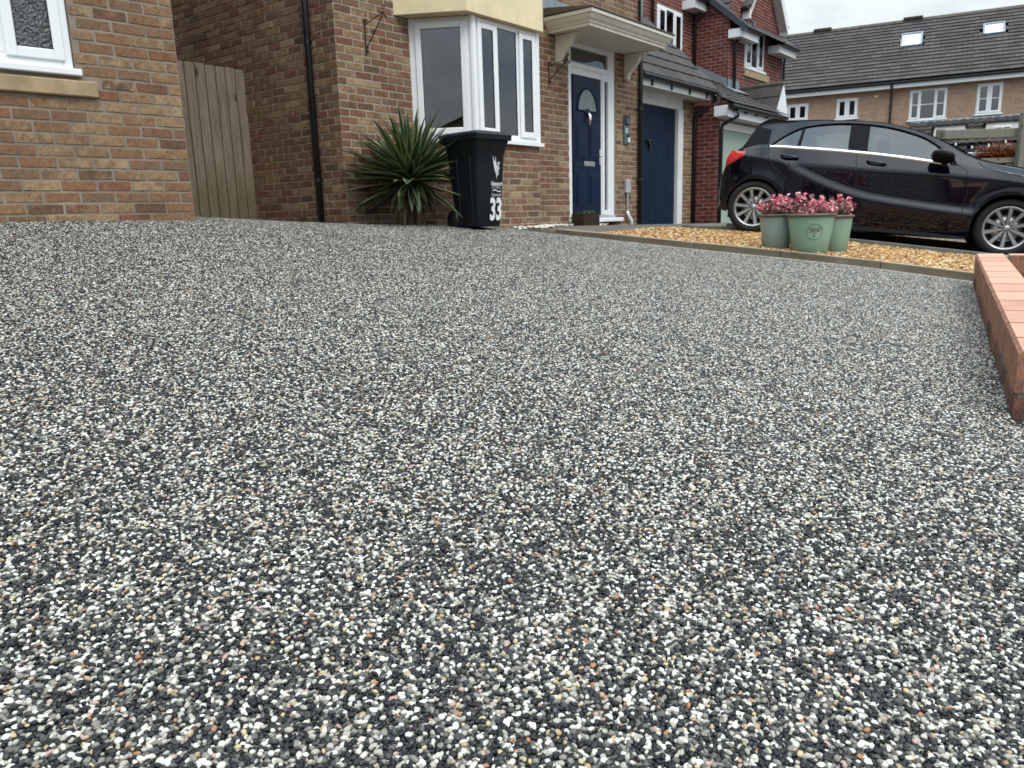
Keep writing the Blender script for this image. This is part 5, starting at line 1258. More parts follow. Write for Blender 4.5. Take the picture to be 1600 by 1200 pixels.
    # rear and front closings
    for xi, sgn in ((0, 1), (n-1, -1)):
        col = [(xs[xi], -ysurf(xs[xi], z), z) for z in np.linspace(zlow(xs[xi]), bel[xi], 6)]; o2 = [(x, -y, z) for x, y, z in col]
        body.add(col+o2, [(k, k+1, 7+k, 6+k) for k in range(5)])
    bo = body.build('body', pm, root, smooth=True)
    bo.modifiers.new('weld', 'WELD').merge_threshold = .0006
    ws.build('windscreen', M['glass_car'], root, smooth=True)
    # side glass, pillars, chrome strip
    def glass_grid(x0, x1, sg, mat, name, off=.0, zlo=.012, ztop=1.0, slant0=0.0, slant1=0.0):
        b = MB(); nx_, nz_ = 14, 5
        for i in range(nx_+1):
            for k in range(nz_+1):
                t = k/nz_; x = x0+(x1-x0)*i/nx_; x += (slant0*(1-i/nx_)+slant1*i/nx_)*t; x = min(max(x, .082), 2.098)
                zb = float(I(x, BEL))+zlo; zt_ = max(zb+.002, wt(x) or zb); z = zb+(zt_-zb)*t
                b.v.append((x, sg*(topy(x, z)-off), z))
        for i in range(nx_):
            for k in range(nz_): a = i*(nz_+1)+k; q = (a, a+nz_+1, a+nz_+2, a+1); b.f.append(q if sg < 0 else q[::-1])
        return b.build(name, mat, root, smooth=True)
    for sg in (-1, 1):
        glass_grid(.085, .385, sg, M['glass_car'], 'quarter_window', .012, slant1=.03)
        glass_grid(.425, .96, sg, M['glass_car'], 'rear_window', .012, slant0=.02, slant1=-.02)
        glass_grid(1.16, 2.05, sg, M['glass_car'], 'front_window', .012, slant0=-.02)
        glass_grid(.385, .425, sg, gloss, 'window_divider', .006, slant0=.03, slant1=.02)
        glass_grid(.955, 1.165, sg, gloss, 'door_pillar', .004, slant0=-.02, slant1=-.02)
        glass_grid(2.02, 2.098, sg, gloss, 'mirror_triangle', .004)
        b = MB(); pts = [x for x in np.linspace(.085, 2.02, 40)]
        for x in pts:
            zb = float(I(x, BEL)); y = ysurf(x, zb)
            for dz, o_ in ((-.010, .002), (.002, .012), (.018, .008), (.026, -.004)): b.v.append((x, sg*(y+o_-(max(dz, 0))*.4), zb+dz))
        b.f = [(i*4+k, (i+1)*4+k, (i+1)*4+k+1, i*4+k+1) for i in range(39) for k in range(3)]; b.build('chrome_strip', M['chrome'], root, smooth=True)
        b = MB(); ff = [(x, float(I(x, WT))) for x in np.linspace(.09, 2.08, 50)]
        b.tube([(x, sg*(topy(x, z)+.002), z) for x, z in ff], .008, 6); b.build('window_seal', gloss, root, smooth=True)
        # seams
        def seam(pl):
            pts = []
            for (x0, z0), (x1, z1) in zip(pl[:-1], pl[1:]):
                for t in np.linspace(0, 1, 8)[:-1]: x = x0+(x1-x0)*t; z = z0+(z1-z0)*t; pts.append((x, sg*(ysurf(x, z)-.001 if z < float(I(x, BEL)) else topy(x, z)), z))
            b = MB(); b.tube(pts, .0045, 5); b.build('panel_gap', dark, root)
        seam([(.07, 1.02), (.075, .96), (.10, .89), (.17, .80), (.27, .72), (.36, .66)])
        seam([(1.05, 1.02), (1.075, .90), (1.105, .70), (1.12, .50), (1.13, .27)]); seam([(2.10, .945), (2.19, .90), (2.235, .80), (2.25, .66), (2.235, .46), (2.25, .27)])
        seam([(.34, .27), (1.2, .265), (2.25, .258)]); seam([(2.30, .985), (2.36, .935), (2.47, .905), (2.75, .862), (3.1, .81)])
        # handles
        for hx, hz in ((.335, .925), (1.285, .915)):
            y = ysurf(hx, hz); b = MB(); b.tube([(hx-.105, sg*(y+.008), hz+.014), (hx-.08, sg*(y+.03), hz+.014), (hx, sg*(y+.036), hz+.010), (hx+.08, sg*(y+.03), hz-.002), (hx+.105, sg*(y+.008), hz-.008)], [.010, .014, .013, .014, .010], 8)
            ho = b.build('door_handle', pm, root, smooth=True)
            b = MB(); b.lathe([(0, 0), (.8, 0), (1, .02)], 16); b.v = [(hx+a*.055, sg*(y-.0005+c*.05), hz-.004+bb*.022) for a, bb, c in b.v]; b.build('handle_cup', dark, ho)
        # tail light
        poly = [(-.36, .965), (-.19, .962), (-.205, .905), (-.29, .845), (-.415, .765), (-.428, .80), (-.41, .88)]
        b = MB(); cxp = (-.31, .89); ring_ = [(p[0], p[1]) for p in poly]; b.v = [(cxp[0], sg*(ysurf(*cxp)+.012), cxp[1])]
        for t in (.5, .85, 1.0):
            for (x, z) in ring_: xx, zz = cxp[0]+(x-cxp[0])*t, cxp[1]+(z-cxp[1])*t; b.v.append((xx, sg*(ysurf(xx, min(zz, float(I(xx, BEL))))+(.012 if t < .9 else .001)), zz))
        m7 = len(poly)
        b.f = [(0, 1+k, 1+(k+1) % m7) for k in range(m7)]+[(1+l*m7+k, 1+(l+1)*m7+k, 1+(l+1)*m7+(k+1) % m7, 1+l*m7+(k+1) % m7) for l in range(2) for k in range(m7)]
        b.build('tail_light', simple('red_lamp_glass', (.55, .012, .015), .12, .25, 14, Coat_Weight=1.0), root, smooth=True)
        # black fin beside the rear glass
        poly = [(-.150, 1.205), (-.10, 1.262), (.055, 1.232), (.065, 1.16), (.05, 1.075), (-.06, 1.068), (-.232, 1.02)]
        b = MB(); nf = 12
        for i in range(nf+1):
            x = -.236+(.062+.236)*i/nf; lo = float(np.interp(x, [-.236, -.06, .062], [1.0, 1.055, 1.07])); hi = max(lo+.004, min(float(I(x, SIL))-.014, float(np.interp(x, [-.236, -.15, -.08, .062], [1.03, 1.20, 1.265, 1.235]))))
            for k in range(6): z = lo+(hi-lo)*k/5; b.v.append((x, sg*(topy(x, z)+.008), z))
        b.f = [(i*6+k, (i+1)*6+k, (i+1)*6+k+1, i*6+k+1) for i in range(nf) for k in range(5)]; b.build('rear_fin', gloss, root, smooth=True)
        # mirror
        b = MB(); nu_, nv_ = 18, 12
        for i in range(nv_+1):
            ph_ = math.pi*i/nv_
            for k in range(nu_):
                t = 2*math.pi*k/nu_; s3 = lambda c, e: math.copysign(abs(c)**e, c)
                X = s3(math.cos(t), .65)*s3(math.sin(ph_), .65); Y = s3(math.sin(t), .65)*s3(math.sin(ph_), .65); Z = s3(math.cos(ph_), .75)
                b.v.append((1.935+X*.112*(1-.12*Z)+.02*Y, sg*(.985+Y*.105), 1.02+Z*.072-.012*X))
        b.f = [(i*nu_+k, i*nu_+(k+1) % nu_, (i+1)*nu_+(k+1) % nu_, (i+1)*nu_+k) for i in range(nv_) for k in range(nu_)]
        mo = b.build('wing_mirror', gloss, root, smooth=True)
        b = MB(); b.tube([(1.97, sg*.83, .945), (1.96, sg*.90, .955), (1.95, sg*.97, .975)], [.035, .03, .03], 8); b.build('mirror_arm', dark, mo)
    # wheels
    for xc in (0, 2.70):
        for sg in (-1, 1):
            yy = sg*RF
            w = empty('wheel', (xc, yy, .315)); w.parent = root; w.rotation_euler = (0, random.uniform(0, 1), 0)
            def L(mb, nm, mat, prof, n_=48): 
                q = MB(); q.lathe(prof, n_); q.v = [(x, sg*-z if False else -sg*-(-z), y) for x, y, z in q.v]; return q.build(nm, mat, w, smooth=True)
            # profile: (radius, depth) depth positive = towards the car centre
            def LD(nm, mat, prof, n_=48):
                q = MB(); q.lathe(prof, n_); q.v = [(x, -sg*z, y) for x, y, z in q.v]; return q.build(nm, mat, w, smooth=True)
            LD('tyre', rub, [(.236, .012), (.240, -.002), (.262, -.008), (.288, -.004), (.303, .006), (.312, .022), (.315, .05), (.315, .15), (.309, .18), (.29, .195), (.236, .195)])
            LD('rim', M['alloy'], [(.205, .03), (.216, .006), (.226, .0), (.236, .002), (.238, .012), (.236, .03), (.226, .04), (.222, .15), (.21, .17)])
            LD('wheel_well', dark, [(.0, .12), (.222, .12)]); LD('brake_disc', M['steel'], [(.07, .085), (.145, .085), (.148, .1)])
            for k in range(10):
                t = 2*math.pi*k/10; b = MB(); c_, s_ = math.cos(t), math.sin(t)
                pr = [(.035, -.013), (.222, -.027), (.222, .027), (.035, .013)]; v = []
                for dpt in (.0, 1.0):
                    for rr, q in pr:
                        zz = (.022 if rr < .1 else .008)+dpt*.022; qq = q*(.72 if dpt == 0 else 1.0); x, y = rr*c_-qq*s_, rr*s_+qq*c_; v.append((x, -sg*zz, y))
                b.add(v, [(0, 1, 2, 3), (4, 7, 6, 5), (0, 4, 5, 1), (2, 6, 7, 3), (1, 5, 6, 2)]); b.build('spoke', M['alloy'], w)
            LD('hub_cap', M['alloy'], [(0, .002), (.022, .003), (.032, .010), (.036, .03)])
            # arch liner
            b = MB(); rr = dict(rA)[xc]+.004; v = []; 
            for k in range(25):
                t = math.pi*k/24-.0; x, z = xc+rr*math.cos(t), .315+rr*math.sin(t); v += [(x, sg*.80, z), (x, sg*.55, z)]
            b.add(v, [(2*k, 2*k+2, 2*k+3, 2*k+1) for k in range(24)]); b.add([(xc-rr, sg*.56, .16), (xc+rr, sg*.56, .16), (xc+rr, sg*.56, .7), (xc-rr, sg*.56, .7)], [(0, 1, 2, 3)]); b.build('arch_liner', dark, root)
    # underside, floor and seats
    b = MB(); b.box((.36, -.80, .155), (2.33, .80, .40)); b.box((-.40, -.60, .25), (.36, .60, .55)); b.box((2.33, -.55, .2), (3.3, .55, .6)); b.build('floor_pan', dark, root)
    cloth = simple('dark_seat_fabric', (.02, .021, .024), .9, .2, 20)
    for sx in (1.45, .62):
        for sy in (-.38, .38):
            b = MB(); b.box((sx-.02, sy-.24, .42), (sx+.48, sy+.24, .62), None, .05); b.box((sx-.20, sy-.23, .55), (sx-.03, sy+.23, 1.02), None, .05); b.box((sx-.20, sy-.12, 1.06), (sx-.10, sy+.12, 1.22), None, .035); b.build('seat', cloth, root)
    b = MB(); b.box((1.95, -.75, .6), (2.4, .75, .93), None, .05); b.build('dashboard', cloth, root)
    b = MB(); b.tube([(1.86+.03*math.sin(t), -.38+.18*math.cos(t), .90+.17*math.sin(t)) for t in np.linspace(0, 2*math.pi, 25)], .013, 6, False); b.build('steering_wheel', cloth, root)
M['alloy'] = simple('alloy_silver', (.42, .42, .42), .33, .05, 6, Metallic=.85)
car()

# ------------------------------------------------------------------ wheelie bin
def bin_():
    px_, py_ = -.285, 7.97; zb = float(zdrive(px_, py_))+.0
    yaw = R(46)
    r = empty('wheelie_bin', (px_, py_, zb-.008), yaw, 'black wheelie bin numbered 33 in front of the bay window', 'bin'); r.scale = (.85, .84, 1)
    bl = simple('bin_plastic', (.006, .008, .011), .48, .18, 7, .0006, 200, Specular_IOR_Level=.28)
    H = .86
    secs = []   # z, half width, front y, back y, corner
    for z, hw, yf, yb_, c in ((.03, .185, -.175, .20, .035), (.05, .19, -.185, .215, .04), (.30, .205, -.212, .245, .045), (.60, .222, -.240, .275, .05), (.72, .228, -.250, .285, .05), (.745, .236, -.262, .29, .05), (.80, .245, -.278, .31, .05), (.845, .262, -.295, .325, .05), (.865, .264, -.297, .33, .05)):
        ring_ = []
        for (sx, sy) in ((-1, -1), (1, -1), (1, 1), (-1, 1)):
            cx_, cy_ = sx*(hw-c), (yf+c if sy < 0 else yb_-c)
            a0 = {(-1, -1): 180, (1, -1): 270, (1, 1): 0, (-1, 1): 90}[(sx, sy)]
            for k in range(5): t = R(a0+90*k/4); ring_.append((cx_+c*math.cos(t), cy_+c*math.sin(t), z))
        secs.append(ring_)
    b = MB(); n = 20; b.v = [p for s_ in secs for p in s_]
    b.f = [(i*n+k, i*n+(k+1) % n, (i+1)*n+(k+1) % n, (i+1)*n+k) for i in range(len(secs)-1) for k in range(n)]+[tuple(range(n))[::-1]]
    bo = b.build('body', bl, r, smooth=True); bo.modifiers.new('edge', 'EDGE_SPLIT').split_angle = R(50)
    # ribs on the sides and a stepped collar at the front
    for sg in (-1, 1):
        for y in (-.10, .12):
            q = MB(); q.add([(sg*.188, y-.02, .05), (sg*.188, y+.02, .05), (sg*.226, y+.025, .70), (sg*.226, y-.025, .70), (sg*.198, y-.012, .05), (sg*.198, y+.012, .05), (sg*.236, y+.015, .70), (sg*.236, y-.015, .70)], [(4, 5, 6, 7), (0, 1, 5, 4), (1, 2, 6, 5), (2, 3, 7, 6), (3, 0, 4, 7)]); q.build('side_rib', bl, r)
    for x in (-.13, .0, .13):
        q = MB(); q.add([(x-.035, -.258, .745), (x+.035, -.258, .745), (x+.05, -.292, .84), (x-.05, -.292, .84), (x-.028, -.275, .76), (x+.028, -.275, .76), (x+.04, -.303, .838), (x-.04, -.303, .838)], [(4, 5, 6, 7), (0, 1, 5, 4), (1, 2, 6, 5), (3, 0, 4, 7), (2, 3, 7, 6)]); q.build('collar_rib', bl, r)
    l = MB(); v = []
    for z, hw, yf, yb_ in ((.858, .285, -.325, .35), (.905, .288, -.33, .36), (.922, .278, -.318, .36), (.945, .20, -.22, .33)):
        c = .045; 
        for (sx, sy) in ((-1, -1), (1, -1), (1, 1), (-1, 1)):
            cx_, cy_ = sx*(hw-c), (yf+c if sy < 0 else yb_-c); a0 = {(-1, -1): 180, (1, -1): 270, (1, 1): 0, (-1, 1): 90}[(sx, sy)]
            for k in range(5): t = R(a0+90*k/4); v.append((cx_+c*math.cos(t), cy_+c*math.sin(t), z))
    l.v = v; l.f = [(i*n+k, i*n+(k+1) % n, (i+1)*n+(k+1) % n, (i+1)*n+k) for i in range(3) for k in range(n)]+[tuple(range(n))[::-1], tuple(60+k for k in range(n))]
    lo = l.build('lid', bl, r, smooth=True); lo.modifiers.new('edge', 'EDGE_SPLIT').split_angle = R(28)
    q = MB(); q.tube([(-.20, .36, .86), (-.19, .43, .875), (.19, .43, .875), (.20, .36, .86)], .014, 8); q.build('handle', bl, r)
    for sg in (-1, 1):
        q = MB(); q.lathe([(0, 0), (.07, .004), (.095, .0), (.1, .012), (.1, .038), (.095, .05), (0, .05)], 24); q.v = [(sg*(.17+z), .235+x, .1+y) for x, y, z in q.v]; q.build('wheel', M['black_plastic'], r, smooth=True)
    white = simple('white_print', (.72, .73, .72), .6, .08, 40)
    # the front face leans: z -> y
    fy = lambda z: -.185-(z-.05)*(.065/.67)-.0060
    def put(mb, x0, z0, sx=1.0, sz=1.0, lift=0.0): mb.v = [(x0+x*sx, fy(z0+y*sz)-lift-max(0, z)*.3, z0+y*sz) for x, y, z in mb.v]; return mb
    num = text_mesh('33', .235, .001, .0085); xs_ = [p[0] for p in num.v]; w_ = max(xs_)-min(xs_); put(num, -.01-min(xs_)*.86, .10, .86, 1.25); num.build('number', white, r)
    grey = simple('grey_print', (.42, .44, .45), .6, .08, 40)
    q = text_mesh('Newport', .064, .0006, .0014); put(q, .0, .425, .76, 1.0); q.build('lettering', white, r)
    q = text_mesh('CITY COUNCIL', .030, .0006, .0005); put(q, .005, .398, .76, .9); q.build('lettering', grey, r)
    q = text_mesh('Casnewydd', .045, .0006, .0008); put(q, .005, .325, .76, 1.0); q.build('lettering', grey, r)
    wv_ = MB(); pts = [(.022+.14*t, fy(.378)-.002, .378+.008*math.sin(t*6.3)) for t in np.linspace(0, 1, 14)]; wv_.v = [p for x, y, z in pts for p in ((x, y, z-.004), (x, y, z+.004))]; wv_.f = [(2*i, 2*i+2, 2*i+3, 2*i+1) for i in range(13)]; wv_.build('wave_line', white, r)
    # winged emblem: feathers sweeping up to the left, body curling down
    def feather(p0, p1, bend, w0):
        q = MB(); p0, p1 = Vector(p0), Vector(p1); d_ = (p1-p0); nn = Vector((-d_.y, d_.x)).normalized(); m = 10
        for i in range(m+1):
            t = i/m; c = p0+d_*t+nn*bend*math.sin(math.pi*t); w = w0*math.sin(math.pi*min(1, .12+t*.88))**.6*(1-.25*t)
            for s_ in (-1, 1): z_ = c.y+nn.y*w*s_; q.v.append((c.x+nn.x*w*s_, fy(z_)-.0015, z_))
        q.f = [(2*i, 2*i+2, 2*i+3, 2*i+1) for i in range(m)]; q.build('emblem_feather', white, r)
    for p0, p1, bd, w in (((.105, .60), (.010, .715), .018, .0085), ((.110, .585), (.018, .665), .016, .0085), ((.112, .570), (.030, .625), .014, .008), ((.115, .555), (.042, .592), .012, .0075), ((.118, .540), (.055, .562), .010, .007), ((.075, .625), (.060, .705), .008, .007), ((.095, .64), (.120, .660), -.012, .014), ((.120, .655), (.125, .585), -.016, .0075), ((.128, .60), (.085, .487), -.022, .0085), ((.105, .53), (.068, .535), .006, .005)): feather(p0, p1, bd, w)
bin_()

# ------------------------------------------------------------------ yucca beside the bay
def yucca():
    c = W(.47, -.46); base = float(zdrive(c.x, c.y)); cz = .40-base
    r = empty('yucca_plant', (c.x, c.y, base), 0, 'spiky variegated yucca against the brick wall beside the bay window', 'plant')
    m = Mt('variegated_leaf'); uvn = m.n('ShaderNodeAttribute', attribute_name='across').outputs['Fac']; al = m.n('ShaderNodeAttribute', attribute_name='along').outputs['Fac']; rn = m.n('ShaderNodeObjectInfo').outputs['Random']
    v = m.coord()
    green = m.mix(rn, (.014, .048, .022), (.032, .085, .038)); cream = m.mix(rn, (.20, .23, .09), (.42, .40, .22))
    wid = m.math('ADD', .30, m.math('MULTIPLY', m.math('FRACT', m.math('MULTIPLY', rn, 7.7)), .6))
    ed = m.ramp(m.math('SUBTRACT', uvn, wid), [(.0, (0, 0, 0)), (.06, (1, 1, 1))])
    col = m.mix(ed, green, cream); col = m.mix(m.ramp(m.noise(m.coord((30, 30, 3)), 2, 4), [(.45, (0, 0, 0)), (.7, (.5,)*3)]), col, (.07, .10, .035))
    tip = m.ramp(al, [(.90, (0, 0, 0)), (1, (1, 1, 1))]); col = m.mix(tip, col, (.06, .035, .02))
    lm = m.bsdf(col, .42, m.bump(m.noise(m.coord((60, 60, 2)), 2, 3), .001), Specular_IOR_Level=.5)
    dm_ = simple('dead_leaf', (.075, .055, .032), .9, .3, 12)
    def leaf_mesh(L, w, droop, fold, mat):
        mb = MB(); n = 14; ac, an = [], []
        for i in range(n+1):
            t = i/n; ww = w*(min(1, t*5+.45))*(1-max(0, (t-.45)/.55)**1.7)
            if i == n: ww = .0008
            s_ = L*t; a = droop*t*t; y = L*(t-.25*droop*droop*t**3*.4); z = -L*droop*t*t*.5
            for k, q in enumerate((-1, -.5, 0, .5, 1)):
                mb.v.append((q*ww, y, z+abs(q)*ww*fold)); ac.append(abs(q)); an.append(t)
        mb.f = [(i*5+k, i*5+k+1, (i+1)*5+k+1, (i+1)*5+k) for i in range(n) for k in range(4)]
        me = mb.mesh('leaf', mat, True)
        for nm, vals in (('across', ac), ('along', an)): at_ = me.attributes.new(nm, 'FLOAT', 'POINT'); at_.data.foreach_set('value', vals)
        return me
    rr = random.Random(5)
    meshes = [leaf_mesh(L, .036+.008*rr.random(), dr, .5, lm) for L in (.80, .72, .86) for dr in (.02, .14, .3)]
    short = [leaf_mesh(.42, .030, dr, .3, lm) for dr in (.5, .9, 1.2)]; dead = [leaf_mesh(.38, .022, dr, .2, dm_) for dr in (.6, 1.2)]
    N_ = 210; ga = 2.39996
    for i in range(N_):
        t = i/N_; el = R(86-108*t**.72)+rr.uniform(-.10, .10); az = i*ga+rr.uniform(-.1, .1)
        if el < R(2): me = rr.choice(short if rr.random() < .7 else meshes)
        else: me = rr.choice(meshes)
        sc = rr.uniform(.85, 1.05)*(1 if el > 0 else .9)*(1-.20*max(0, math.sin(el))**2)
        dv = Vector((math.cos(az)*math.cos(el), math.sin(az)*math.cos(el), math.sin(el)))
        p = Vector((dv.x*.03, dv.y*.03, cz-.05+.10*(1-t)))
        # leaves do not pass through the wall behind
        wl_ = (Vector((c.x, c.y, 0))+Vector((dv.x, dv.y, 0))*.72*sc-O33).dot(EY)
        if wl_ > -.02:
            f_ = (wl_+.02)/.72; dv = (dv-EY*f_*1.15).normalized()
        o = bpy.data.objects.new('leaf', me); C.objects.link(o); o.parent = r; o.location = p
        yv = dv; xv = yv.cross(Vector((0, 0, 1))).normalized() if abs(yv.z) < .99 else Vector((1, 0, 0)); zv = xv.cross(yv)
        o.rotation_euler = Matrix((xv, yv, zv)).transposed().to_euler(); o.scale = (sc*rr.uniform(.85, 1.3), sc, sc)
    for i in range(80):
        az = rr.uniform(0, 6.28); el = R(rr.uniform(-75, -35)); dv = Vector((math.cos(az)*math.cos(el), math.sin(az)*math.cos(el), math.sin(el)))
        if dv.dot(EY) > .35: continue
        o = bpy.data.objects.new('dead_leaf', rr.choice(dead)); C.objects.link(o); o.parent = r; o.location = (dv.x*.03, dv.y*.03, cz-.08-rr.random()*.12)
        xv = dv.cross(Vector((0, 0, 1))).normalized(); o.rotation_euler = Matrix((xv, dv, xv.cross(dv))).transposed().to_euler(); o.scale = (rr.uniform(.7, 1.3),)*3
    b = MB(); b.tube([(0, 0, -.06), (.01, 0, cz*.5), (0, 0, cz+.02)], [.065, .055, .045], 10); b.build('stem', dm_, r)
yucca()

# ------------------------------------------------------------------ flower tubs
leafm = simple('small_dark_leaf', (.045, .075, .025), .6, .4, 40)
petals = [simple('pink_petal', (.80, .27, .33), .6, .3, 30), simple('pale_pink_petal', (.85, .52, .50), .6, .2, 30), simple('deep_pink_petal', (.55, .09, .16), .6, .3, 30)]
FLW = []
def flower_meshes():
    rr = random.Random(3)
    for k in range(6):
        b = MB()
        for fl in range(7):
            c = Vector((rr.gauss(0, .012), rr.gauss(0, .012), rr.gauss(0, .010))); nrm = (c+Vector((rr.uniform(-.01, .01), rr.uniform(-.01, .01), .014))).normalized()
            t1 = nrm.cross(Vector((.3, .9, .1))).normalized(); t2 = nrm.cross(t1)
            for p in range(5):
                a = 2*math.pi*p/5+rr.random()*.3; dr = t1*math.cos(a)+t2*math.sin(a); sd_ = t1*-math.sin(a)+t2*math.cos(a); L = .0125*rr.uniform(.8, 1.2)
                b.add([c, c+dr*L*.55+sd_*L*.42+nrm*.003, c+dr*L+nrm*.001, c+dr*L*.55-sd_*L*.42+nrm*.003], [(0, 1, 2, 3)])
        FLW.append(b.mesh('flower_head', petals[k % 3]))
flower_meshes()
def tub(loc, rt, rb, h, col, col_rim, label, seed, emblem=False, spread=1.0, lean=(0, 0)):
    r = empty('flower_tub', loc, 0, label, 'flower tub', 'green flower tubs on the golden gravel')
    tm = simple('tub_glaze', col, .42, .10, 2.2, .0006, 60, Coat_Weight=.15)
    b = MB(); b.lathe([(0, .012), (rb*.96, .012), (rb*.97, 0), (rb, .004), (rb+(rt-rb)*.5, h*.5), (rt*.985, h*.925)], 56); b.build('tub_body', tm, r, smooth=True)
    b = MB(); b.lathe([(rt*.985, h*.925), (rt+.012, h*.93), (rt+.014, h*.97), (rt+.010, h*.995), (rt-.006, h), (rt-.016, h*.97), (rt-.018, h*.90)], 56); b.build('tub_rim', simple('tub_rim_brown', col_rim, .5, .2, 9), r, smooth=True)
    b = MB(); b.lathe([(rt-.016, h*.93), (0, h*.95)], 32); b.build('soil', M['soil'], r)
    rr = random.Random(seed)
    if emblem:
        # round embossed dragonfly medallion on the side that faces the camera
        az = math.atan2(-loc[1], -loc[0])+.20; ex_ = Vector((-math.sin(az), math.cos(az), 0)); on = Vector((math.cos(az), math.sin(az), 0)); zc = h*.56
        def onp(a, z, out=0.0):
            rad = rb+(rt*.985-rb)*((zc+z)/(h*.925)); th = a/rad; return tuple(on*math.cos(th)*(rad+out)+ex_*math.sin(th)*(rad+out)+Vector((0, 0, zc+z)))
        dk = simple('tub_relief_green', tuple(x*.62 for x in col), .5, .15, 20); bz = simple('tub_bronze_relief', (.20, .16, .12), .5, .2, 20)
        b = MB(); R_ = .073; b.tube([onp(R_*math.cos(t), R_*math.sin(t), .0) for t in np.linspace(0, 2*math.pi, 49)], .0048, 6, False); b.build('medallion_ring', dk, r, smooth=True)
        b = MB(); b.tube([onp(-.0, .052, .001), onp(.001, .038, .003), onp(0, .01, .003), onp(-.002, -.03, .002), onp(-.004, -.055, .0)], [.004, .009, .006, .0045, .0035], 8); b.build('dragonfly_body', dk, r, smooth=True)
        for sg in (-1, 1):
            for tip_, wd in (((.058, .034), .012), ((.048, -.004), .011)):
                b = MB(); m_ = 8; p0 = Vector((.006*sg, .016)); p1 = Vector((tip_[0]*sg, tip_[1])); d_ = p1-p0; nn = Vector((-d_.y, d_.x)).normalized()
                for i in range(m_+1):
                    t = i/m_; q = p0+d_*t; w_ = wd*math.sin(math.pi*(.08+.84*t))**.7
                    for s_ in (-1, 0, 1): b.v.append(onp(q.x+nn.x*w_*s_, q.y+nn.y*w_*s_, .004 if s_ == 0 else .0008))
                b.f = [(i*3+k, (i+1)*3+k, (i+1)*3+k+1, i*3+k+1) for i in range(m_) for k in range(2)]; b.build('dragonfly_wing', bz, r, smooth=True)
    # bushy plant: stems with small leaves, flower heads on top
    fo = MB(); heads = []
    for i in range(210):
        a = rr.uniform(0, 6.28); q = math.sqrt(rr.random())*(rt*1.02)*spread; hx = rr.uniform(.02, .13)*(1.25-.45*q/rt)+max(0, .075*math.sin(a*2+seed*1.7))
        top_ = Vector((q*math.cos(a)*1.08+lean[0], q*math.sin(a)*1.08+lean[1], h*.96+hx+.02*math.sin(a*3+seed))); foot = Vector((q*.6*math.cos(a), q*.6*math.sin(a), h*.94))
        for k in range(11):
            t = (k+1)/11; p = foot+(top_-foot)*t; la = rr.uniform(0, 6.28); dr = Vector((math.cos(la), math.sin(la), rr.uniform(-.1, .7))).normalized(); sd_ = dr.cross(Vector((0, 0, 1))).normalized(); L = rr.uniform(.014, .024)
            fo.add([p, p+dr*L*.5+sd_*L*.22, p+dr*L, p+dr*L*.5-sd_*L*.22], [(0, 1, 2, 3)])
        heads.append(top_)
    fo.build('foliage', leafm, r)
    rr.shuffle(heads)
    heads = [p for p in heads if math.sin(5*math.atan2(p.y, p.x)+seed)+math.sin(31*p.x+17*p.y+seed) > -.35]
    for p in heads[:78]:
        o = bpy.data.objects.new('flower_head', rr.choice(FLW)); C.objects.link(o); o.parent = r; o.location = p+Vector((0, 0, .004)); o.rotation_euler = (rr.uniform(-.6, .6), rr.uniform(-.6, .6), rr.uniform(0, 6)); s_ = rr.uniform(.8, 1.35); o.scale = (s_,)*3
def gz(p): d = Vector((p[0], p[1], 0))-O33; return znb(d.dot(EX), d.dot(EY))
for (x, y), rt, rb, h, col, lab, sd_, em, ln in (
    ((2.76, 8.02), .172, .135, .345, (.27, .34, .30), 'grey green flower tub with pink flowers, the one nearest the rear wheel', 11, False, (0, 0)),
    ((2.985, 7.70), .222, .165, .378, (.24, .37, .27), 'pale green flower tub with embossed dragonfly medallion and pink flowers', 12, True, (-.01, 0)),
    ((3.30, 7.93), .185, .145, .365, (.23, .35, .26), 'green flower tub half hidden behind the one with the dragonfly', 13, False, (0, 0))):
    tub((x, y, gz((x, y))), rt, rb, h, col, (.12, .075, .055), lab, sd_, em, 1.0, ln)

# ------------------------------------------------------------------ log trough by the door
def trough():
    c = W(4.17, -.22); z = znb(4.17, -.22)
    r = empty('wooden_planter', (c.x, c.y, z), TH33, 'small dark wooden planter with green shoots beside the front door', 'planter')
    x = -.21
    while x < .21:
        b = MB(); b.tube([(x, -.085, 0), (x, -.085, .17+random.uniform(-.008, .008))], .024, 8); b.build('log', M['wood_dark'], r)
        b = MB(); b.tube([(x, .085, 0), (x, .085, .17)], .024, 8); b.build('log', M['wood_dark'], r); x += .0475
    for y in (-.04, .005, .05):
        for x in (-.215, .215): b = MB(); b.tube([(x, y, 0), (x, y, .17)], .024, 8); b.build('log', M['wood_dark'], r)
    b = MB(); b.box((-.2, -.07, .0), (.2, .07, .145)); b.build('soil', M['soil'], r)
    fo = MB(); rr = random.Random(8)
    for i in range(330):
        p = Vector((rr.uniform(-.18, .18), rr.uniform(-.06, .06), .145+rr.random()*.02)); a = rr.uniform(0, 6.28); dr = Vector((math.cos(a)*.5, math.sin(a)*.5, rr.uniform(.4, 1.2))).normalized(); sd_ = dr.cross(Vector((0, 0, 1))).normalized(); L = rr.uniform(.02, .07)
        fo.add([p-sd_*.004, p+dr*L*.6+sd_*.006, p+dr*L, p+dr*L*.6-sd_*.006], [(0, 1, 2, 3)])
    fo.build('shoots', simple('fresh_green', (.06, .12, .03), .6, .4, 30), r)
trough()

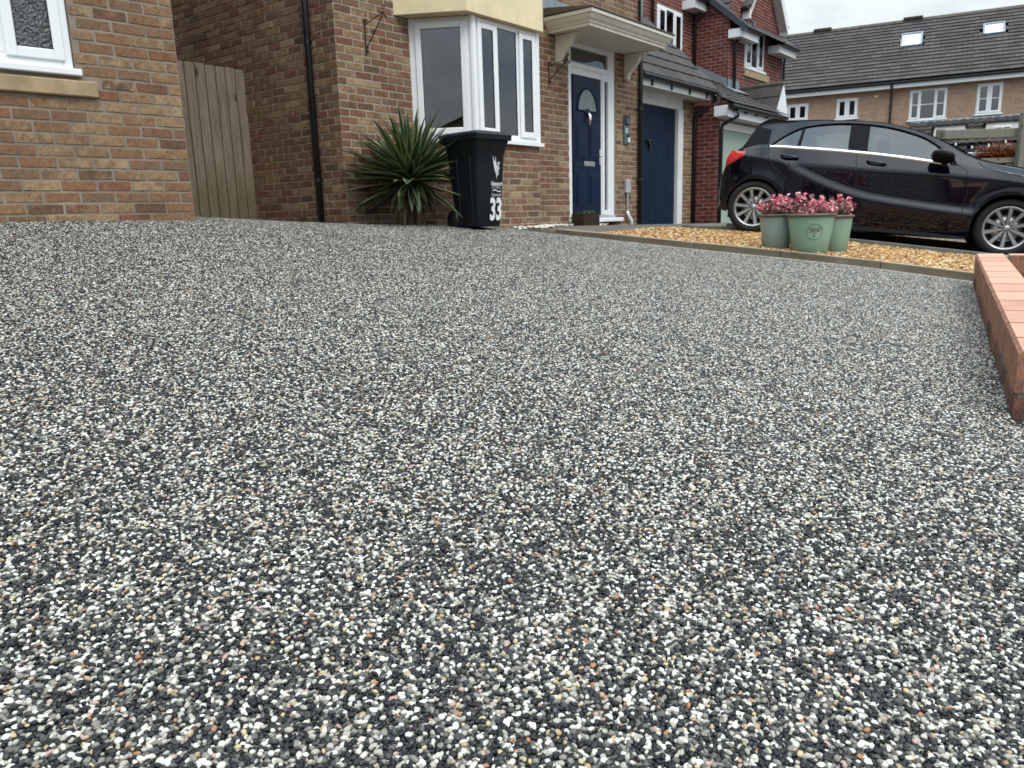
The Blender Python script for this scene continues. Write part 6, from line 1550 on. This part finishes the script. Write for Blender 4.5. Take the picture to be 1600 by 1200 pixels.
# ------------------------------------------------------------------ weed at the foot of the passage wall
def weed():
    c = W(-.10, .62); z = float(zdrive(c.x, c.y))
    r = empty('weed', (c.x, c.y, z), 0, 'small reddish weed at the foot of the side wall by the downpipe', 'weed')
    b = MB(); rr = random.Random(2); st = MB()
    for k in range(5):
        a = rr.uniform(0, 6.28); top_ = Vector((.035*math.cos(a), .035*math.sin(a), rr.uniform(.08, .17))); st.tube([(0, 0, 0), tuple(top_*.6), tuple(top_)], .0022, 4)
        for i in range(12):
            p = top_*rr.uniform(.35, 1.05); la = rr.uniform(0, 6.28); dr = Vector((math.cos(la), math.sin(la), rr.uniform(0, .6))).normalized(); sd_ = dr.cross(Vector((0, 0, 1))).normalized(); L = rr.uniform(.012, .028)
            b.add([p, p+dr*L*.5+sd_*L*.3, p+dr*L, p+dr*L*.5-sd_*L*.3], [(0, 1, 2, 3)])
    b.build('leaves', simple('weed_leaf_red', (.16, .045, .035), .7, .5, 60), r); st.build('stems', simple('weed_stem', (.06, .04, .02), .8, .2, 9), r)
weed()

# ------------------------------------------------------------------ timber pergola fence, shrub and string lights beyond the bonnet
def garden():
    r = empty('timber_pergola', (0, 0, 0), 0, 'weathered timber pergola posts and beam above a slatted fence at right', 'pergola')
    Y = 14.0
    def bx(nm, a, b_, ch=.008, mat='wood_fence'): q = MB(); q.box(a, b_, None, ch); return q.build(nm, M[mat], r)
    bx('beam', (7.66, Y-.05, 1.12), (10.6, Y+.05, 1.275)); bx('post', (8.93, Y-.16, -.8), (9.04, Y-.05, 1.53)); bx('post', (7.62, Y+.06, -.8), (7.74, Y+.17, 1.30)); bx('post', (10.5, Y-.16, -.8), (10.62, Y-.05, 1.5))
    for i in range(11): z = .78-.11*i; bx('slat', (8.16, Y-.03+random.uniform(-.004, .004), z-.09), (10.6, Y-.012, z))
    bx('fence_board_panel', (7.9, Y+.2, -.8), (8.3, Y+.22, .78), 0)
    # dark shelter behind the beam
    s_ = empty('garden_shelter', (0, 0, 0), 0, 'dark roofed garden shelter behind the pergola beam', 'shelter')
    q = MB(); q.box((7.0, Y+1.5, .95), (11.5, Y+4.2, 1.05)); q.build('roof', M['tile_dark'], s_)
    q = MB(); q.box((7.0, Y+3.9, -.9), (11.5, Y+4.0, .95)); q.build('back_wall', simple('dark_stained_boards', (.02, .021, .024), .8, .4, 6), s_)
    q = MB(); q.box((7.0, Y+1.6, .70), (11.5, Y+1.66, .95)); q.build('front_board', simple('dark_board', (.018, .018, .02), .8, .3, 6), s_)
    w = empty('white_table', (8.38, Y+.45, .895), 0, 'white topped garden table seen over the car bonnet', 'table')
    q = MB(); q.box((-.20, -.2, -.05), (.22, .25, .01), None, .01); q.build('table_top', M['upvc'], w)
    for x in (-.24, .18):
        for y in (-.15, .2): q = MB(); q.box((x, y, -1.5), (x+.04, y+.04, -.03)); q.build('leg', M['upvc'], w)
    l = empty('string_lights', (0, 0, 0), 0, 'string of small clear bulbs hanging under the pergola beam', 'string lights')
    pts = []; 
    for i in range(30): t = i/29; pts.append((7.75+2.8*t, Y-.09, 1.08-.09*abs(math.sin(t*9.4))))
    q = MB(); q.tube(pts, .005, 4); q.build('cable', M['black_plastic'], l)
    bm = simple('bulb_glass', (.75, .75, .72), .1, .05, 4, Coat_Weight=1.0)
    for i in range(1, 30, 3): x, y, z = pts[i]; q = MB(); q.lathe([(0, -.055), (.016, -.045), (.02, -.03), (.012, -.01), (.008, 0)], 8, (x, y, z)); q.build('bulb', bm, l, smooth=True)
    s = empty('shrub', (8.80, Y+.14, .33), 0, 'rusty orange leaved shrub rising over the slatted fence', 'shrub')
    rr = random.Random(9); fo = MB(); tw = MB()
    for k in range(150):
        a = rr.uniform(0, 6.28); top_ = Vector((rr.uniform(-.42, .36), rr.uniform(-.12, .12), .50+.20*rr.random()+.05*math.sin(k))); tw.tube([(top_.x*.2, top_.y*.2, -1.2), tuple(top_*.55), tuple(top_)], [.008, .005, .002], 4, False)
        for i in range(24):
            p = top_*rr.uniform(.5, 1.03)+Vector((rr.gauss(0, .03), rr.gauss(0, .03), rr.gauss(0, .03))); la = rr.uniform(0, 6.28); dr = Vector((math.cos(la), math.sin(la), rr.uniform(-.4, .8))).normalized(); sd_ = dr.cross(Vector((0, 0, 1))).normalized(); L = rr.uniform(.03, .06)
            fo.add([p, p+dr*L*.5+sd_*L*.3, p+dr*L, p+dr*L*.5-sd_*L*.3], [(0, 1, 2, 3)])
    fo.build('foliage', simple('rusty_leaf', (.42, .13, .04), .7, .5, 7), s); tw.build('branches', M['wood_dark'], s)
garden()

# ------------------------------------------------------------------ unseen houses added across the road for the windows, door and car to reflect
def opposite(x, y, rz, w, d_, h, label, brick, seed):
    r = empty('brick_house', (x, y, -1.3), rz, label, 'house')
    b = MB(); b.add([(-w/2, 0, 0), (w/2, 0, 0), (w/2, d_, 0), (-w/2, d_, 0), (-w/2, 0, h), (w/2, 0, h), (w/2, d_, h), (-w/2, d_, h), (0, 0, h+2.4), (0, d_, h+2.4)], [(0, 1, 5, 8, 4), (1, 2, 6, 5), (2, 3, 7, 9, 6), (3, 0, 4, 7)]); b.build('wall', M[brick], r)
    b = MB(); b.add([(-w/2-.3, -.3, h-.2), (0, -.3, h+2.5), (0, d_+.3, h+2.5), (-w/2-.3, d_+.3, h-.2), (w/2+.3, -.3, h-.2), (w/2+.3, d_+.3, h-.2)], [(0, 1, 2, 3), (1, 4, 5, 2)]); b.build('roof', M['tile_dark'], r)
    f = Fr(0, 0, 1, 0)
    for (a0, a1, z0, z1) in ((-w/2+.8, -w/2+2.4, .9, 2.1), (w/2-2.4, w/2-.8, .9, 2.1), (-w/2+.8, -w/2+2.2, 3.4, 4.5), (w/2-2.2, w/2-.8, 3.4, 4.5)):
        q = MB(); q.box((a0, -.06, z0), (a1, -.01, z1)); fo = q.build('window_frame', M['upvc'], r)
        for k in range(2): q = MB(); m_ = a0+(a1-a0)*k/2; q.box((m_+.06, -.075, z0+.06), (m_+(a1-a0)/2-.06, -.062, z1-.06)); q.build('pane', M['glass_dark'], fo)
opposite(26.0, -21.0, R(-140), 11.5, 8, 5.4, 'brick gabled house added across the road, mirrored in the bay window', 'brick_red', 1)
opposite(9.0, -29, R(-172), 11, 8, 5.4, 'unseen brick house added across the road straight behind the camera', 'brick_buff', 2)
opposite(-10.0, -28.0, R(165), 12, 8, 5.4, 'unseen brick house added across the road on the left, behind the camera', 'brick_buff', 3)
opposite(38.0, -7.0, R(-112), 13, 8, 5.4, 'unseen brick house added across the road, mirrored in the dark car', 'brick_buff', 4)
